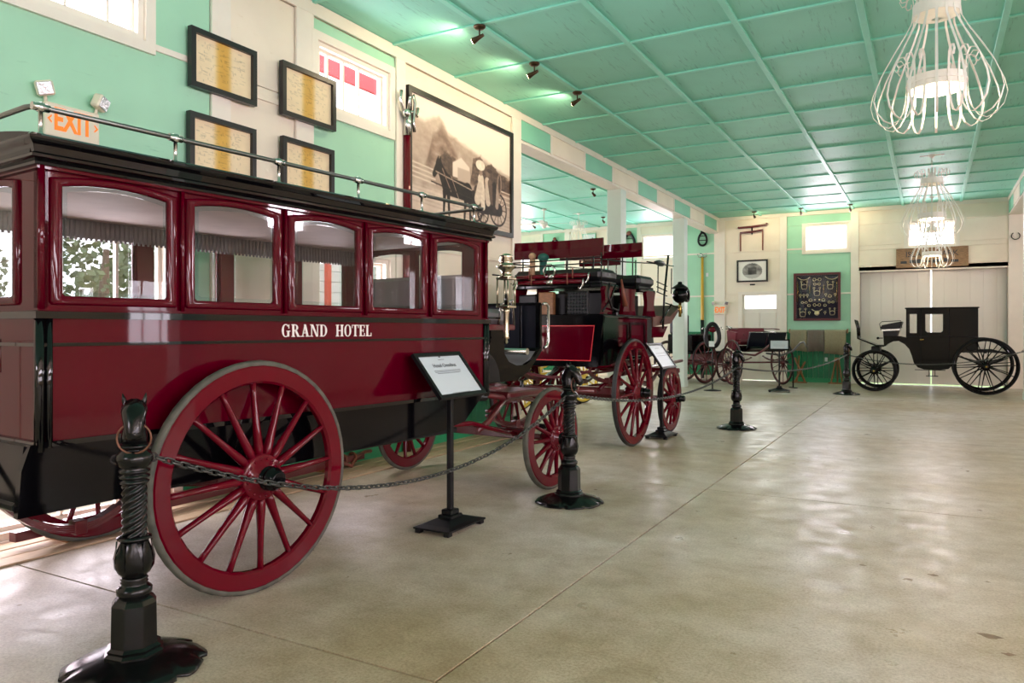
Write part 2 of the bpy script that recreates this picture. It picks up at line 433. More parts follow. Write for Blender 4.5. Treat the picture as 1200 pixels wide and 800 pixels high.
def printed(name, w, h, img, parent, loc, rot):
    """flat printed sheet: img is rows (top first) x cols x 3 in 0..1 sRGB; the sheet lies in local x (width) and z (height), facing -y"""
    H, W, _ = img.shape
    xs = np.linspace(-w / 2, w / 2, W); zs = np.linspace(h / 2, -h / 2, H)
    v = [(x, 0, z) for z in zs for x in xs]
    f = [(r * W + c, (r + 1) * W + c, (r + 1) * W + c + 1, r * W + c + 1) for r in range(H - 1) for c in range(W - 1)]
    me = bpy.data.meshes.new(name); me.from_pydata(v, [], f)
    a = me.color_attributes.new('print', 'FLOAT_COLOR', 'POINT')
    lin_ = np.where(img <= 0.04, img / 12.92, ((np.clip(img, 0, 1) + 0.055) / 1.055) ** 2.4)
    buf = np.ones((H * W, 4), np.float32); buf[:, :3] = lin_.reshape(-1, 3); a.data.foreach_set('color', buf.ravel())
    me.materials.append(M['print']); me.update()
    return put(name, me, parent, loc, rot)
def arc(cx, cz, r, a0, a1, n, rz=None):
    rz = rz or r
    return [(cx + r * math.cos(a0 + (a1 - a0) * i / n), cz + rz * math.sin(a0 + (a1 - a0) * i / n)) for i in range(n + 1)]
# ================================================================== THE SETTING
XW, XR, YF, HC = -5.27, 1.65, 21.5, 4.61          # left wall, right beam, far wall, ceiling
AX = -12.6                                        # far side of the side aisle
def wall_mesh(u0, u1, v0, v1, t0, t1, holes, axis):
    """slab with rectangular holes; axis 'x': slab normal to X (u = Y), 'y': normal to Y (u = X); v = Z"""
    us = sorted({u0, u1, *[h[0] for h in holes], *[h[1] for h in holes]}); vs = sorted({v0, v1, *[h[2] for h in holes], *[h[3] for h in holes]})
    def solid(i, j):
        if i < 0 or j < 0 or i >= len(us) - 1 or j >= len(vs) - 1: return False
        cu, cv = (us[i] + us[i + 1]) / 2, (vs[j] + vs[j + 1]) / 2
        return not any(h[0] < cu < h[1] and h[2] < cv < h[3] for h in holes)
    mb = MB(); ids = {}
    def vid(i, j, t):
        k = (i, j, t)
        if k not in ids:
            ids[k] = len(mb.v); p = (us[i], vs[j]); T = (t0, t1)[t]
            mb.v.append((T, p[0], p[1]) if axis == 'x' else (p[0], T, p[1]))
        return ids[k]
    for i in range(len(us) - 1):
        for j in range(len(vs) - 1):
            if not solid(i, j): continue
            for t in (0, 1): mb.f.append((vid(i, j, t), vid(i + 1, j, t), vid(i + 1, j + 1, t), vid(i, j + 1, t)))
            for (di, dj, a, b) in ((-1, 0, (i, j), (i, j + 1)), (1, 0, (i + 1, j), (i + 1, j + 1)), (0, -1, (i, j), (i + 1, j)), (0, 1, (i, j + 1), (i + 1, j + 1))):
                if not solid(i + di, j + dj): mb.f.append((vid(*a, 0), vid(*b, 0), vid(*b, 1), vid(*a, 1)))
    mb.sm = [False] * len(mb.f)
    return mb
def piece(name, parent, m, x0, x1, y0, y1, z0, z1, b=0.004):
    mb = MB(); cx, cy, cz = (x0 + x1) / 2, (y0 + y1) / 2, (z0 + z1) / 2
    mb.bbox(x0 - cx, x1 - cx, y0 - cy, y1 - cy, z0 - cz, z1 - cz, b)
    return mb.build(name, m, parent, (cx, cy, cz))

# ---- floor: concrete slabs with recessed joints
floor = struct(MB().box(-13, 7.2, -6.2, 21.7, -0.3, -0.02).build('floor', 'joint'))
fx = [-13, -9.9, -5.8, -1.72, 2.4, 7.2]; fy = [-6.2, -1.66, 2.44, 6.56, 10.7, 14.8, 18.95, 21.7]
for i in range(len(fx) - 1):
    for j in range(len(fy) - 1):
        mb = MB().bbox(fx[i] + .006, fx[i + 1] - .006, fy[j] + .006, fy[j + 1] - .006, -0.03, 0.0, 0.001)
        mb.build('slab', 'concrete', floor)
for q, (x, y, r_) in enumerate(((0.24, 4.05, .05), (.30, 3.86, .03), (.62, 3.62, .035), (.02, 4.9, .03), (-.1, 4.75, .025), (.5, 5.1, .03), (-.35, 4.9, .02))):
    rr = random.Random(q); MB().prism([(x + r_ * rr.uniform(.5, 1.2) * math.cos(a), y + .6 * r_ * rr.uniform(.5, 1.2) * math.sin(a)) for a in [2 * PI * k / 11 for k in range(11)]], .0002, .0008, 'xy').build('stain', 'stain', floor)
for k in range(3):
    for y in (-2.0, 2.2, 6.4):
        piece('floor_board', floor, 'tanwood', -5.25 + k * .165, -5.25 + k * .165 + .158, y + .004, min(y + 4.19, 9.5), 0.001, 0.014 + .004 * (k == 0))

# ---- ceiling: painted sheets with cover battens
ceil = struct(MB().prism([(-5.43, -6.2), (7.2, -6.2), (7.2, 21.7), (-12.8, 21.7), (-12.8, 9.48), (-5.43, 9.48)], HC + .03, HC + .2, 'xy').build('ceiling', 'ceil'))
bx = [XW, -4.11, -2.93, -1.76, -.6, .67, XR + .15]; by = [7.875 + 1.24 * k for k in range(-11, 11)] + [YF]
def sheets(xs, ys, seam=.004):
    for i in range(len(xs) - 1):
        for j in range(len(ys) - 1):
            piece('panel', ceil, 'ceil', xs[i] + seam, xs[i + 1] - seam, ys[j] + seam, ys[j + 1] - seam, HC, HC + .03, .003)
sheets(bx, by)
ax = [-12.6, -11.38, -10.16, -8.94, -7.72, -6.5, -5.56]; ay = [9.5] + [9.2 + 2.46 * k for k in range(1, 5)] + [YF]
sheets(ax, ay)
for i in range(2):
    for j in range(6): piece('panel', ceil, 'cream', (1.95, 4.4, 7.1)[i] + .004, (1.95, 4.4, 7.1)[i + 1] - .004, -6.1 + 4.6 * j + .004, -6.1 + 4.6 * (j + 1) - .004, HC, HC + .03, .003)
for x in bx[1:-1]: piece('long_batten', ceil, 'ceil_batten', x - .032, x + .032, -5.8, YF, HC - .03, HC)
for y in by[1:-1]: piece('cross_batten', ceil, 'ceil_batten', XW, XR + .15, y - .024, y + .024, HC - .022, HC)
for x in ax[1:-1]: piece('long_batten', ceil, 'ceil_batten', x - .025, x + .025, 9.6, YF, HC - .025, HC)
for y in ay[1:-1]: piece('cross_batten', ceil, 'ceil_batten', AX, -5.56, y - .02, y + .02, HC - .02, HC)

# ---- left wall with high and low windows
lowH = [(2.2, 3.85, 0.03, 2.2), (5.46, 6.58, 1.0, 2.18)]
highH = [(2.49, 3.61, 3.62, 4.26), (5.46, 6.58, 3.62, 4.26)]
wl = struct(wall_mesh(-6.2, 9.63, 0, HC, XW - .16, XW - .02, lowH + highH, 'x').build('wall_left', 'cream'))
def wpan(y0, y1, z0, z1, m): piece('panel', wl, m, XW - .02, XW, y0 + .003, y1 - .003, z0 + .003, z1 - .003, .002)
def strip(y0, y1, z0, z1, m='trim', d=.022): piece('batten', wl, m, XW, XW + d, y0, y1, z0, z1, .003)
WZ = 1.33
def around(y0, y1, holes, z0, z1, m):
    """wall sheets filling y0..y1 x z0..z1 around the window openings"""
    hs = sorted([h for h in holes if h[2] < z1 and h[3] > z0 and h[0] < y1 and h[1] > y0], key=lambda h: h[2])
    z = z0
    for h in hs:
        a, b = max(h[2], z0), min(h[3], z1)
        if a > z: wpan(y0, y1, z, a, m)
        if h[0] > y0: wpan(y0, h[0], a, b, m)
        if h[1] < y1: wpan(h[1], y1, a, b, m)
        z = b
    if z1 > z: wpan(y0, y1, z, z1, m)
H_ = lowH + highH
for (y0, y1, m) in ((-6.2, -1.2, 'cream'), (-1.0, 1.9, 'cream'), (2.06, 4.216, 'mint'), (4.41, 5.17, 'cream'), (5.40, 6.69, 'mint'), (6.86, 9.37, 'cream')):
    for (za, zb) in ((WZ, 2.38), (2.38, 3.6), (3.6, HC - .14)): around(y0, y1, H_, za, zb, m)
    n = max(1, round((y1 - y0) / .13)); w = (y1 - y0) / n
    if y0 > -1.1:
        for k in range(n):
            a, b = y0 + k * w, y0 + (k + 1) * w
            top = WZ
            if lowH[0][0] - .05 < (a + b) / 2 < lowH[0][1] + .05: continue
            if any(h[0] < b and h[1] > a for h in lowH): top = 1.0
            piece('plank', wl, 'cream' if y1 < 2 else 'dkgreen', XW - .02, XW - .002, a + .003, b - .003, .16, top, .004)
    else: wpan(y0, y1, .16, WZ, 'dkgreen')
for (y0, y1) in ((-1.2, -1.0), (1.9, 2.06), (4.216, 4.41), (5.17, 5.40), (6.69, 6.86), (9.37, 9.63)):
    strip(y0, y1, .16, HC - .13, d=.028)
    for z in (): pass
for (y0, y1, hh) in ((2.06, 4.216, True), (4.41, 5.17, False), (5.40, 6.69, True), (6.86, 9.37, False)):
    for z in (2.38, 3.5):
        if z == 3.5 and hh: 
            if y1 > 4 and y0 < 3: strip(3.70, 4.216, 3.575, 3.625, d=.018)
            continue
        strip(3.95 if y0 < 3 < y1 else y0, y1, z - .02, z + .03, 'mint' if hh else 'cream', d=.014)
    if y0 < 3 < y1: strip(3.95, y1, WZ - .03, WZ + .04, 'dkgreen', d=.03)
    else: strip(y0, y1, WZ - .03, WZ + .04, 'dkgreen', d=.03)
strip(-6.2, 9.63, HC - .135, HC - .004, d=.03)
piece('skirting', wl, 'green2', XW, XW + .024, -1, 2.1, .015, .17); piece('skirting', wl, 'green2', XW, XW + .024, 3.95, 9.4, .015, .17)

WN = [0]
def window(h, axis, t_in, mull=(), bars=(), out=-1, cas=.085, pane='glass'):
    """window unit in opening h=(u0,u1,z0,z1); t_in = wall face; out = direction (in the axis) to the outdoors"""
    WN[0] += 1
    u0, u1, z0, z1 = h
    def P(mb, ua, ub, ta, tb, za, zb, b=.004):
        ta, tb = min(ta, tb), max(ta, tb)
        if axis == 'x': mb.bbox(ta, tb, ua, ub, za, zb, b)
        else: mb.bbox(ua, ub, ta, tb, za, zb, b)
        return mb
    inn = t_in - out * .03
    loops = lambda e: [(u0 - e, z0 - e), (u1 + e, z0 - e), (u1 + e, z1 + e), (u0 - e, z1 + e)]
    pl = 'yz' if axis == 'x' else 'xz'
    root = struct(MB().ringprism(loops(cas), loops(.002), min(inn, t_in + out * .004), max(inn, t_in + out * .004), pl).build(f'window_{WN[0]}', 'trim'))
    a, b = t_in + out * .06, t_in + out * .10
    MB().ringprism(loops(.0), loops(-.045), min(t_in, t_in + out * .13), max(t_in, t_in + out * .13), pl).build('window_frame', 'trim', root)
    MB().ringprism(loops(-.045), loops(-.075), min(a, b), max(a, b), pl).build('sash', 'trim', root)
    for m_ in mull:
        u = u0 + (u1 - u0) * m_; P(MB(), u - .012, u + .012, a, b, z0 + .06, z1 - .06).build('mullion', 'trim', root)
    for q in bars:
        z = z0 + (z1 - z0) * q; P(MB(), u0 + .06, u1 - .06, a, b, z - .016, z + .016).build('glazing_bar', 'trim', root)
    c = (a + b) / 2
    P(MB(), u0 + .05, u1 - .05, c - .003, c + .003, z0 + .05, z1 - .05, .001).build('pane', pane, root)
    return root
window(highH[0], 'x', XW, mull=(.22, .5, .78))
window(highH[1], 'x', XW, mull=(.2, .41, .62))
window(lowH[0], 'x', XW, mull=(.25, .5, .75), bars=(.36, .68))
window(lowH[1], 'x', XW, mull=(.5,), bars=(.5,))

# ---- beam and posts between hall and side aisle (and the matching pair on the other side)
def beam(name, x0, x1, y0, y1, face, tn):
    b = struct(MB().box(x0 + .02, x1 - .02, y0, y1, 4.2, HC).build(name, 'trim'))
    piece('soffit_board', b, 'trim', x0, x1, y0, y1, 4.17, 4.2)
    fxx = (x1 - .02, x1) if face > 0 else (x0, x0 + .02)
    ys = [9.63, 10.68, 12.0, 13.32, 14.7, 15.98, 17.22, 18.6, 19.9, 21.27, 21.5]
    if face < 0: ys = [-6 + 1.31 * k for k in range(21)] + [21.5]
    for k in range(len(ys) - 1):
        m = ('teal', 'cream')[k % 2]
        piece('panel', b, m, *fxx, ys[k] + .03, ys[k + 1] - .03, 4.225, HC - .1, .003)
        piece('batten', b, 'trim', fxx[0] - (.008 if face < 0 else 0), fxx[1] + (.008 if face > 0 else 0), ys[k] - .03, ys[k] + .03, 4.2, HC - .1, .003)
    piece('top_trim', b, 'trim', fxx[0] - (.016 if face < 0 else 0), fxx[1] + (.016 if face > 0 else 0), y0, y1, HC - .1, HC - .002, .003)
    return b
beam('trim_1', XW - .29, XW, 9.63, YF, 1, 1)
beam('trim_2', XR, XR + .3, -6.0, YF, -1, 2)
TN = 3
for (x, y, w) in ((XW - .145, 13.9, .29), (XW - .145, 18.2, .29), (XR + .15, 18.1, .3), (XR + .15, 13.8, .3), (XR + .15, 9.5, .3), (XR + .15, 5.2, .3), (XR + .15, -2.6, .3)):
    p = struct(MB().bbox(x - w / 2, x + w / 2, y - w / 2, y + w / 2, 0, 4.17, .008).build(f'trim_{TN}', 'post')); TN += 1
    piece('casing_board', p, 'post', x - w / 2 - .012, x + w / 2 + .012, y - w / 2 - .012, y + w / 2 + .012, .0, .14)

# ---- far wall
farH = [(-2.98, -1.86, 3.51, 4.24), (-.53, .59, 3.49, 4.16), (-7.55, -6.43, 3.52, 4.24), (-12.35, -11.25, 3.52, 4.24), (3.6, 4.8, 3.5, 4.2)]
DOORH = (-4.66, -3.62, 0, 2.42); BIG = (-1.6, 1.63, 0, 2.95)
wf = struct(wall_mesh(-12.8, 7.2, 0, HC, YF + .02, YF + .16, farH + [DOORH, BIG], 'y').build('wall_far', 'cream'))
def fpan(x0, x1, z0, z1, m): piece('panel', wf, m, x0 + .003, x1 - .003, YF, YF + .02, z0 + .003, z1 - .003, .002)
def fstrip(x0, x1, z0, z1, m='trim', d=.02): piece('batten', wf, m, x0, x1, YF - d, YF, z0, z1, .003)
def faround(x0, x1, z0, z1, m):
    hs = sorted([h for h in farH + [DOORH, BIG] if h[2] < z1 and h[3] > z0 and h[0] < x1 and h[1] > x0], key=lambda h: h[2])
    z = z0
    for h in hs:
        a, b = max(h[2], z0), min(h[3], z1)
        if a > z: fpan(x0, x1, z, a, m)
        if h[0] > x0 + .01: fpan(x0, h[0], a, b, m)
        if h[1] < x1 - .01: fpan(h[1], x1, a, b, m)
        z = b
    if z1 > z: fpan(x0, x1, z, z1, m)
bays = [(-12.6, -11.0, 'cream'), (-10.9, -10.13, 'mint'), (-9.95, -8.7, 'cream'), (-8.2, -7.72, 'mint'), (-7.6, -6.3, 'cream'), (-6.2, -5.40, 'mint'),
        (-5.09, -3.60, 'cream'), (-3.42, -1.82, 'mint'), (-1.63, 1.65, 'cream'), (1.95, 7.1, 'mint')]
for (x0, x1, m) in bays:
    for (za, zb) in (((0.14 if m == 'cream' else WZ), 2.38), (2.38, 3.61), (3.61, HC - .1)):
        if (x0, za) == (-1.63, .14): continue
        if x0 == -1.63 and zb == 3.61: za = 2.95
        faround(x0, x1, za, zb, m)
    if m == 'mint':
        n = max(1, round((x1 - x0) / .13)); w = (x1 - x0) / n
        for k in range(n): piece('plank', wf, 'dkgreen', x0 + k * w + .003, x0 + (k + 1) * w - .003, YF, YF + .018, .12, WZ, .004)
        fstrip(x0, x1, WZ - .02, WZ + .03, 'dkgreen', .018)
    if x0 != -1.63:
        fstrip(x0, min(x1, -3.0) if x0 == -3.42 else x1, 3.585, 3.63, 'trim' if m == 'mint' else 'cream', .012)
        if x0 != -5.09: fstrip(x0, x1, 2.36, 2.405, 'trim', .012)
for k in range(len(bays) - 1): fstrip(bays[k][1], bays[k + 1][0], 0, HC - .1, 'trim', .026)
fstrip(-12.6, 7.1, HC - .1, HC - .002, 'trim', .03)
piece('skirting', wf, 'green2', -3.42, -1.82, YF - .02, YF, 0, .12)
for h in farH: window(h, 'y', YF, mull=(), out=1, cas=.05)
MB().box(-.3, .3, -.03, .0, 0, .02).build('window_ledge', 'teal', wf, (.03, YF - .001, 3.37))

# person door with a bright glazed panel at the top
d1 = struct(MB().ringprism([(-4.72, 0), (-3.56, 0), (-3.56, 2.48), (-4.72, 2.48)], [(-4.62, 0.001), (-3.66, 0.001), (-3.66, 2.40), (-4.62, 2.40)], YF - .03, YF + .1).build('door_1', 'trim'))
MB().ringprism([(-4.62, 0.02), (-3.66, 0.02), (-3.66, 2.40), (-4.62, 2.40)], [(-4.545, 2.0), (-3.70, 2.0), (-3.70, 2.37), (-4.545, 2.37)], YF + .02, YF + .06).build('door_leaf', 'doorpaint', d1)
piece('pane', d1, 'glass', -4.545, -3.70, YF + .03, YF + .036, 2.0, 2.37, .001)
for (za, zb) in ((1.1, 1.9), (.2, .95)):
    for (xa, xb) in ((-4.55, -4.16), (-4.1, -3.71)): piece('door_panel', d1, 'doorpaint', xa, xb, YF + .008, YF + .022, za, zb, .006)
MB().sphere((-3.73, YF - .01, 1.03), .03).tube([(-3.73, YF + .03, 1.03), (-3.73, YF - .01, 1.03)], .012).build('door_knob', 'brass', d1)
daylight('daylight', (-4.12, 21.95, 2.2), (-PI / 2, 0, 0), .9, .5, 26)

# pair of tall sliding doors with daylight at the meeting edge and under them
d2 = struct(MB().ringprism([(-1.72, 0), (1.75, 0), (1.75, 3.05), (-1.72, 3.05)], [(-1.6, .001), (1.63, .001), (1.63, 2.95), (-1.6, 2.95)], YF + .0, YF + .16).build('door_2', 'trim'))
for (xa, xb) in ((-1.66, .008), (.042, 1.70)):
    leaf = MB().bbox(xa, xb, YF + .17, YF + .215, .035, 2.99, .006).build('door_leaf', 'doorgrey', d2)
    n = 6; w = (xb - xa) / n
    for k in range(n): piece('plank', leaf, 'doorgrey', xa + k * w + .002, xa + (k + 1) * w - .002, YF + .163, YF + .172, .05, 2.98, .002)
MB().bbox(-1.7, 1.72, YF + .12, YF + .16, 2.93, 2.98, .01).build('door_track', 'trim', d2)
piece('shade_cover_board', d2, 'trim', -1.6, 1.63, YF + .003, YF + .03, 2.915, 2.952)  # added pale board hiding the shaded underside of the door opening

# ---- side aisle and the far sides
aisH = [(10.6, 12.2, 1.4, 3.0), (13.6, 15.2, 1.4, 3.0), (16.6, 18.2, 1.4, 3.0), (19.4, 21.0, 1.4, 3.0)]
wa = struct(wall_mesh(9.4, YF + .1, 0, HC, AX - .16, AX, aisH, 'x').build('wall_aisle', 'cream'))
for h in aisH: window(h, 'x', AX, mull=(.5,), bars=(.5,))
wb = struct(wall_mesh(-12.7, XW - .02, 0, HC, 9.48, 9.62, [], 'y').build('wall_near', 'cream'))
RX = 7.1
rH = [(y - .75, y + .75, 1.1, 2.4) for y in (-4.4, -1.2, 2.0, 4.6)] + [(y - 1.15, y + 1.15, 3.2, 4.3) for y in (-4.4, -1.2, 2.0, 4.6)] + [(6.9, 7.9, 1.1, 2.4)] + [(y - .56, y + .56, 3.56, 4.24) for y in (10.4, 14.4, 18.4)]  # near high and low openings are added, out of view, to light the hall
wr = struct(wall_mesh(-6.2, YF + .1, 0, HC, RX, RX + .16, rH, 'x').build('wall_right', 'cream'))
for h in rH: window(h, 'x', RX, mull=(.33, .67), bars=(.5,) if h[2] < 2 else (), out=1)
wk = struct(wall_mesh(-5.5, 7.2, 0, HC, -6.2, -6.06, [(3.5, 5.7, .8, 2.7), (-3.7, -1.5, 3.3, 4.1)], 'y').build('wall_back', 'cream'))
window((3.5, 5.7, .8, 2.7), 'y', -6.06, mull=(.25, .5, .75), bars=(.5,)); window((-3.7, -1.5, 3.3, 4.1), 'y', -6.06, mull=(.33, .67))

# ---- outdoors, seen through the panes
struct(MB().box(-60, 60, -60, 70, -.5, -.31).build('ground', 'lawn'))
dkk = struct(MB().box(-7.6, XW - .17, -1, 8.5, -.3, -.04).build('deck', 'joint'))
for k in range(14): piece('deck_board', dkk, 'tanwood', -7.58 + k * .152, -7.58 + k * .152 + .14, -1, 8.5, -.04, -.01)
ob = thing('clapboard_house', 'pale clapboard building with a sash window outside the wall', 'building', (-7.7, 8.1, -.31))
MB().box(-1.5, 0, -1.2, 1.2, 0, 4.2).build('wall', 'clap', ob)
for k in range(26): MB().bbox(0, .02, -1.2, 1.2, .1 + k * .155, .1 + k * .155 + .145, .004).build('siding_board', 'clap', ob)
MB().ringprism([(-.5, 1.6), (.1, 1.6), (.1, 3.1), (-.5, 3.1)], [(-.42, 1.7), (.02, 1.7), (.02, 3.0), (-.42, 3.0)], .02, .08, 'yz').build('window_frame', 'brickred', ob)
rb = thing('red_outbuilding', 'red painted outbuilding seen through the rear of the bus', 'building', (-12.8, 4.6, -.31))
MB().box(-2, 0, -3, 1.6, 0, 3.4).build('wall', 'brickred', rb); MB().prism([(-3.3, 3.4), (1.9, 3.4), (-.7, 4.6)], -2.1, .1, 'yz').build('roof', 'bark', rb)
aw = thing('red_eave', 'red painted eave board hanging outside the high window', 'eave', (-6.5, 6.3, 4.9))
MB().bbox(-.5, .1, -1.6, 1.6, .08, .16, .01).build('soffit', 'pinkred', aw); MB().bbox(.06, .1, -1.6, 1.6, -.38, .4, .01).build('fascia', 'pinkred', aw)
def tree(x, y, h, lab):
    t = thing('tree', lab, 'tree', (x, y, -.31), 0, 'trees outdoors ' + ('west' if x < 0 else 'east'))
    MB().tube([(0, 0, 0), (.05, .02, h * .35), (.1, .1, h * .7)], [.2, .15, .06], 8).build('trunk', 'bark', t)
    rr = random.Random(int(h * 100)); mb = MB()
    for _ in range(1300):
        a, b, q = rr.uniform(0, 2 * PI), rr.uniform(-1, 1), rr.uniform(.5, 1) ** .5 * h * .3
        c = math.sqrt(1 - b * b); p = Vector((q * c * math.cos(a), q * c * math.sin(a), h * .66 + q * b * 1.1)); s = rr.uniform(.06, .15)
        u = Vector((rr.uniform(-1, 1), rr.uniform(-1, 1), rr.uniform(-1, 1))).normalized(); w = u.orthogonal().normalized() * s; u *= s
        mb.add([p - u, p - w * .6, p + u, p + w * .6], [(0, 1, 2, 3)])
    o = mb.build('foliage', 'leaf', t); o['kind'] = 'stuff'
for t_ in ((-16, 9.9, 5.0, 'tallest leafy tree outdoors, behind the red outbuilding'), (-21, 9.0, 4.6, 'middling leafy tree outdoors, between outbuilding and clapboard house'), (-20, 13.4, 4.0, 'lowest leafy tree outdoors, behind the clapboard house'),
    (14, 0, 6, 'leafy tree outdoors east, level with the camera'), (15, 4.5, 5, 'leafy tree outdoors east, level with the bus front'), (14.5, 9, 6.5, 'leafy tree outdoors east, level with the coach'), (16, 14, 5.5, 'leafy tree outdoors east, farthest along the hall')): tree(*t_)
# ================================================================== WHEELS AND SHARED CARRIAGE PARTS
def wheel(parent, R, n, loc, flip=False, m='wheelred', wid=.055, hub=.125, felloe=.095, cap='black', tyre='rubber', spoke=.021, rot=0.0, tilt=0.0, capm=None, simple=False, capl=.1):
    """spoked wheel, local y is the axle, -y the outer side"""
    seg = 48 if not simple else 28; h = wid / 2; t = .028 if R > .3 else .02
    rim = MB(); ro = R - t; ri = R - t - felloe
    prof = [(ri + .012, -h), (ro - .008, -h), (ro, -h + .006), (ro, h - .006), (ro - .008, h), (ri + .012, h), (ri, h - .014), (ri, -h + .014), (ri + .012, -h)]
    rim.lathe(prof, seg, axis='y', caps=False, smooth=False)
    w = rim.build('wheel', m, parent, loc, (tilt, rot, PI if flip else 0))
    tp = [(ro, -h * .8), (ro + t * .5, -h * .95), (R - .004, -h * .6), (R, 0), (R - .004, h * .6), (ro + t * .5, h * .95), (ro, h * .8)]
    MB().lathe(tp, seg, axis='y', caps=False).build('tyre', tyre, w)
    d = .0 if simple else .03
    hp = [(hub * .5, h * 3.2), (hub * .62, h * 2.2), (hub, h * 1.0 - d), (hub, -h * .9 - d), (hub * .92, -h * 1.15 - d), (hub * .55, -h * 1.3 - d), (hub * .5, -h * 2.6 - d)]
    MB().lathe(hp, 20, axis='y').build('hub', m, w)
    y0 = -h * 2.6 - d
    cp = [(hub * .5, y0 + .01), (hub * .52, y0 - .01), (hub * .44, y0 - .014), (hub * .44, y0 - .3 * capl), (hub * .5, y0 - .34 * capl), (hub * .5, y0 - .5 * capl), (hub * .38, y0 - .56 * capl), (hub * .38, y0 - .9 * capl), (hub * .3, y0 - capl)]
    MB().lathe(cp, 16, axis='y').build('hub_cap', cap, w)
    if capm: MB().lathe([(hub * .24, y0 - capl + .004), (hub * .24, y0 - capl - .008), (hub * .1, y0 - capl - .012)], 12, axis='y').build('cap_plate', capm, w)
    if not simple:
        bm_ = MB()
        for k in range(n):
            a = 2 * PI * (k + .5) / n; bm_.lathe([(.009, 0), (.009, -.008), (.005, -.012)], 6, c=(hub * .8 * math.cos(a), -h * 1.0 - d, hub * .8 * math.sin(a)), axis='y')
        o = bm_.build('hub_bolts', m, w); o['kind'] = 'stuff'
    L0, L1 = hub * .85, ri + .02
    sp = MB(); ns = 8 if not simple else 6
    rr = [spoke * 1.05, spoke * 1.15, spoke * .85, spoke * .72, spoke * .8]; ts = [0, .12, .45, .8, 1]
    rings = []
    for r_, t_ in zip(rr, ts):
        x = L0 + (L1 - L0) * t_; yy = -d * (1 - t_)
        rings.append([(x, yy + r_ * 1.25 * math.cos(2 * PI * k / ns), r_ * math.sin(2 * PI * k / ns)) for k in range(ns)])
    sp.loft(rings); me = sp.mesh('spoke', M[m])
    for k in range(n): put('spoke', me, w, (0, 0, 0), (0, -2 * PI * (k + .25) / n, 0))
    return w

def leaf_spring(parent, x0, x1, y, z, rise, m='mahog', leaves=4, w=.05, up=True):
    """stack of curved leaves from x0 to x1 at lateral y, ends at z, bowed by rise"""
    mb = MB(); sg = 1 if up else -1
    for k in range(leaves):
        q = k * .16; a, b = x0 + (x1 - x0) * q / 2, x1 - (x1 - x0) * q / 2; pts = []
        for i in range(11):
            t = i / 10; x = a + (b - a) * t; u = (x - x0) / (x1 - x0) * 2 - 1
            pts.append((x, y, z + sg * rise * (1 - u * u) - sg * k * .011))
        mb.ribbon(pts, (0, 1, 0), w, .009)
    mb.tube([(x0, y - w * .6, z), (x0, y + w * .6, z)], .016, 8).tube([(x1, y - w * .6, z), (x1, y + w * .6, z)], .016, 8)
    mb.bbox((x0 + x1) / 2 - .03, (x0 + x1) / 2 + .03, y - w * .62, y + w * .62, min(z + sg * rise - sg * leaves * .011, z + sg * rise) - .012, max(z + sg * rise - sg * leaves * .011, z + sg * rise) + .012, .003)
    o = mb.build('leaf_spring', m, parent); return o

def archloop(c, hw, z0, z1, rise, n=10, r=.012):
    """closed loop, arched top: z1 at the shoulders, z1+rise mid"""
    top = [(c + hw - 2 * hw * i / n, z1 + rise * (1 - (1 - 2 * i / n) ** 2)) for i in range(n + 1)]
    return [(c - hw + r, z0), (c + hw - r, z0), (c + hw, z0 + r)] + top + [(c - hw, z0 + r)]

# ================================================================== THE HOTEL OMNIBUS
BYAW = math.radians(4.5)
bus = thing('hotel_omnibus', 'large burgundy horse omnibus with five arched windows and white lettering', 'omnibus', (-3.12, 2.78, 0), PI / 2 - BYAW)
S0, S1, LA, LB = -.99, 2.31, .15, 1.65
# lower body: hollow shell, slightly rounded under
lb = MB()
lb.ringprism([(S0, LA), (S1, LA), (S1, LB), (S0, LB)], [(S0 + .04, LA + .04), (S1 - .04, LA + .04), (S1 - .04, LB - .04), (S0 + .04, LB - .04)], .905, 1.468, 'xy')
lower = lb.build('lower_body', 'red', bus)
MB().bbox(S0 + .04, S1 - .04, LA + .04, LB - .04, .9, .935, .002).build('cabin_floor', 'tanlining', bus)
for (ya, yb) in ((LA + .05, LA + .45), (LB - .45, LB - .05)):
    MB().bbox(S0 + .15, S1 - .1, ya, yb, 1.22, 1.33, .03).build('bench', 'maroonfabric', bus)
# mouldings: belt, second belt, sill, corner posts
def hoop(name, z0, z1, e, m):
    return MB().ringprism([(S0 - e, LA - e), (S1 + e, LA - e), (S1 + e, LB + e), (S0 - e, LB + e)], [(S0 + .01, LA + .01), (S1 - .01, LA + .01), (S1 - .01, LB - .01), (S0 + .01, LB - .01)], z0, z1, 'xy').build(name, m, bus)
hoop('belt_rail', 1.452, 1.482, .024, 'blackgloss'); hoop('waist_moulding', 1.330, 1.345, .014, 'blackgloss'); hoop('sill_moulding', .895, .918, .018, 'blackgloss')
hoop('belt_bead', 1.486, 1.496, .012, 'red')
for (x, y) in ((S0, LA), (S1, LA), (S0, LB), (S1, LB)):
    sx, sy = (-1 if x == S0 else 1), (-1 if y == LA else 1)
    mb = MB()
    mb.tube([(x, y, .875), (x, y, 1.47)], .021, 12)
    cpo = mb.build('corner_post', 'blackgloss', bus)
    MB().tube([(x - sx * .037, y + sy * .004, .89), (x - sx * .037, y + sy * .004, 1.46)], .016, 10).build('corner_bead', 'blackgloss', cpo)
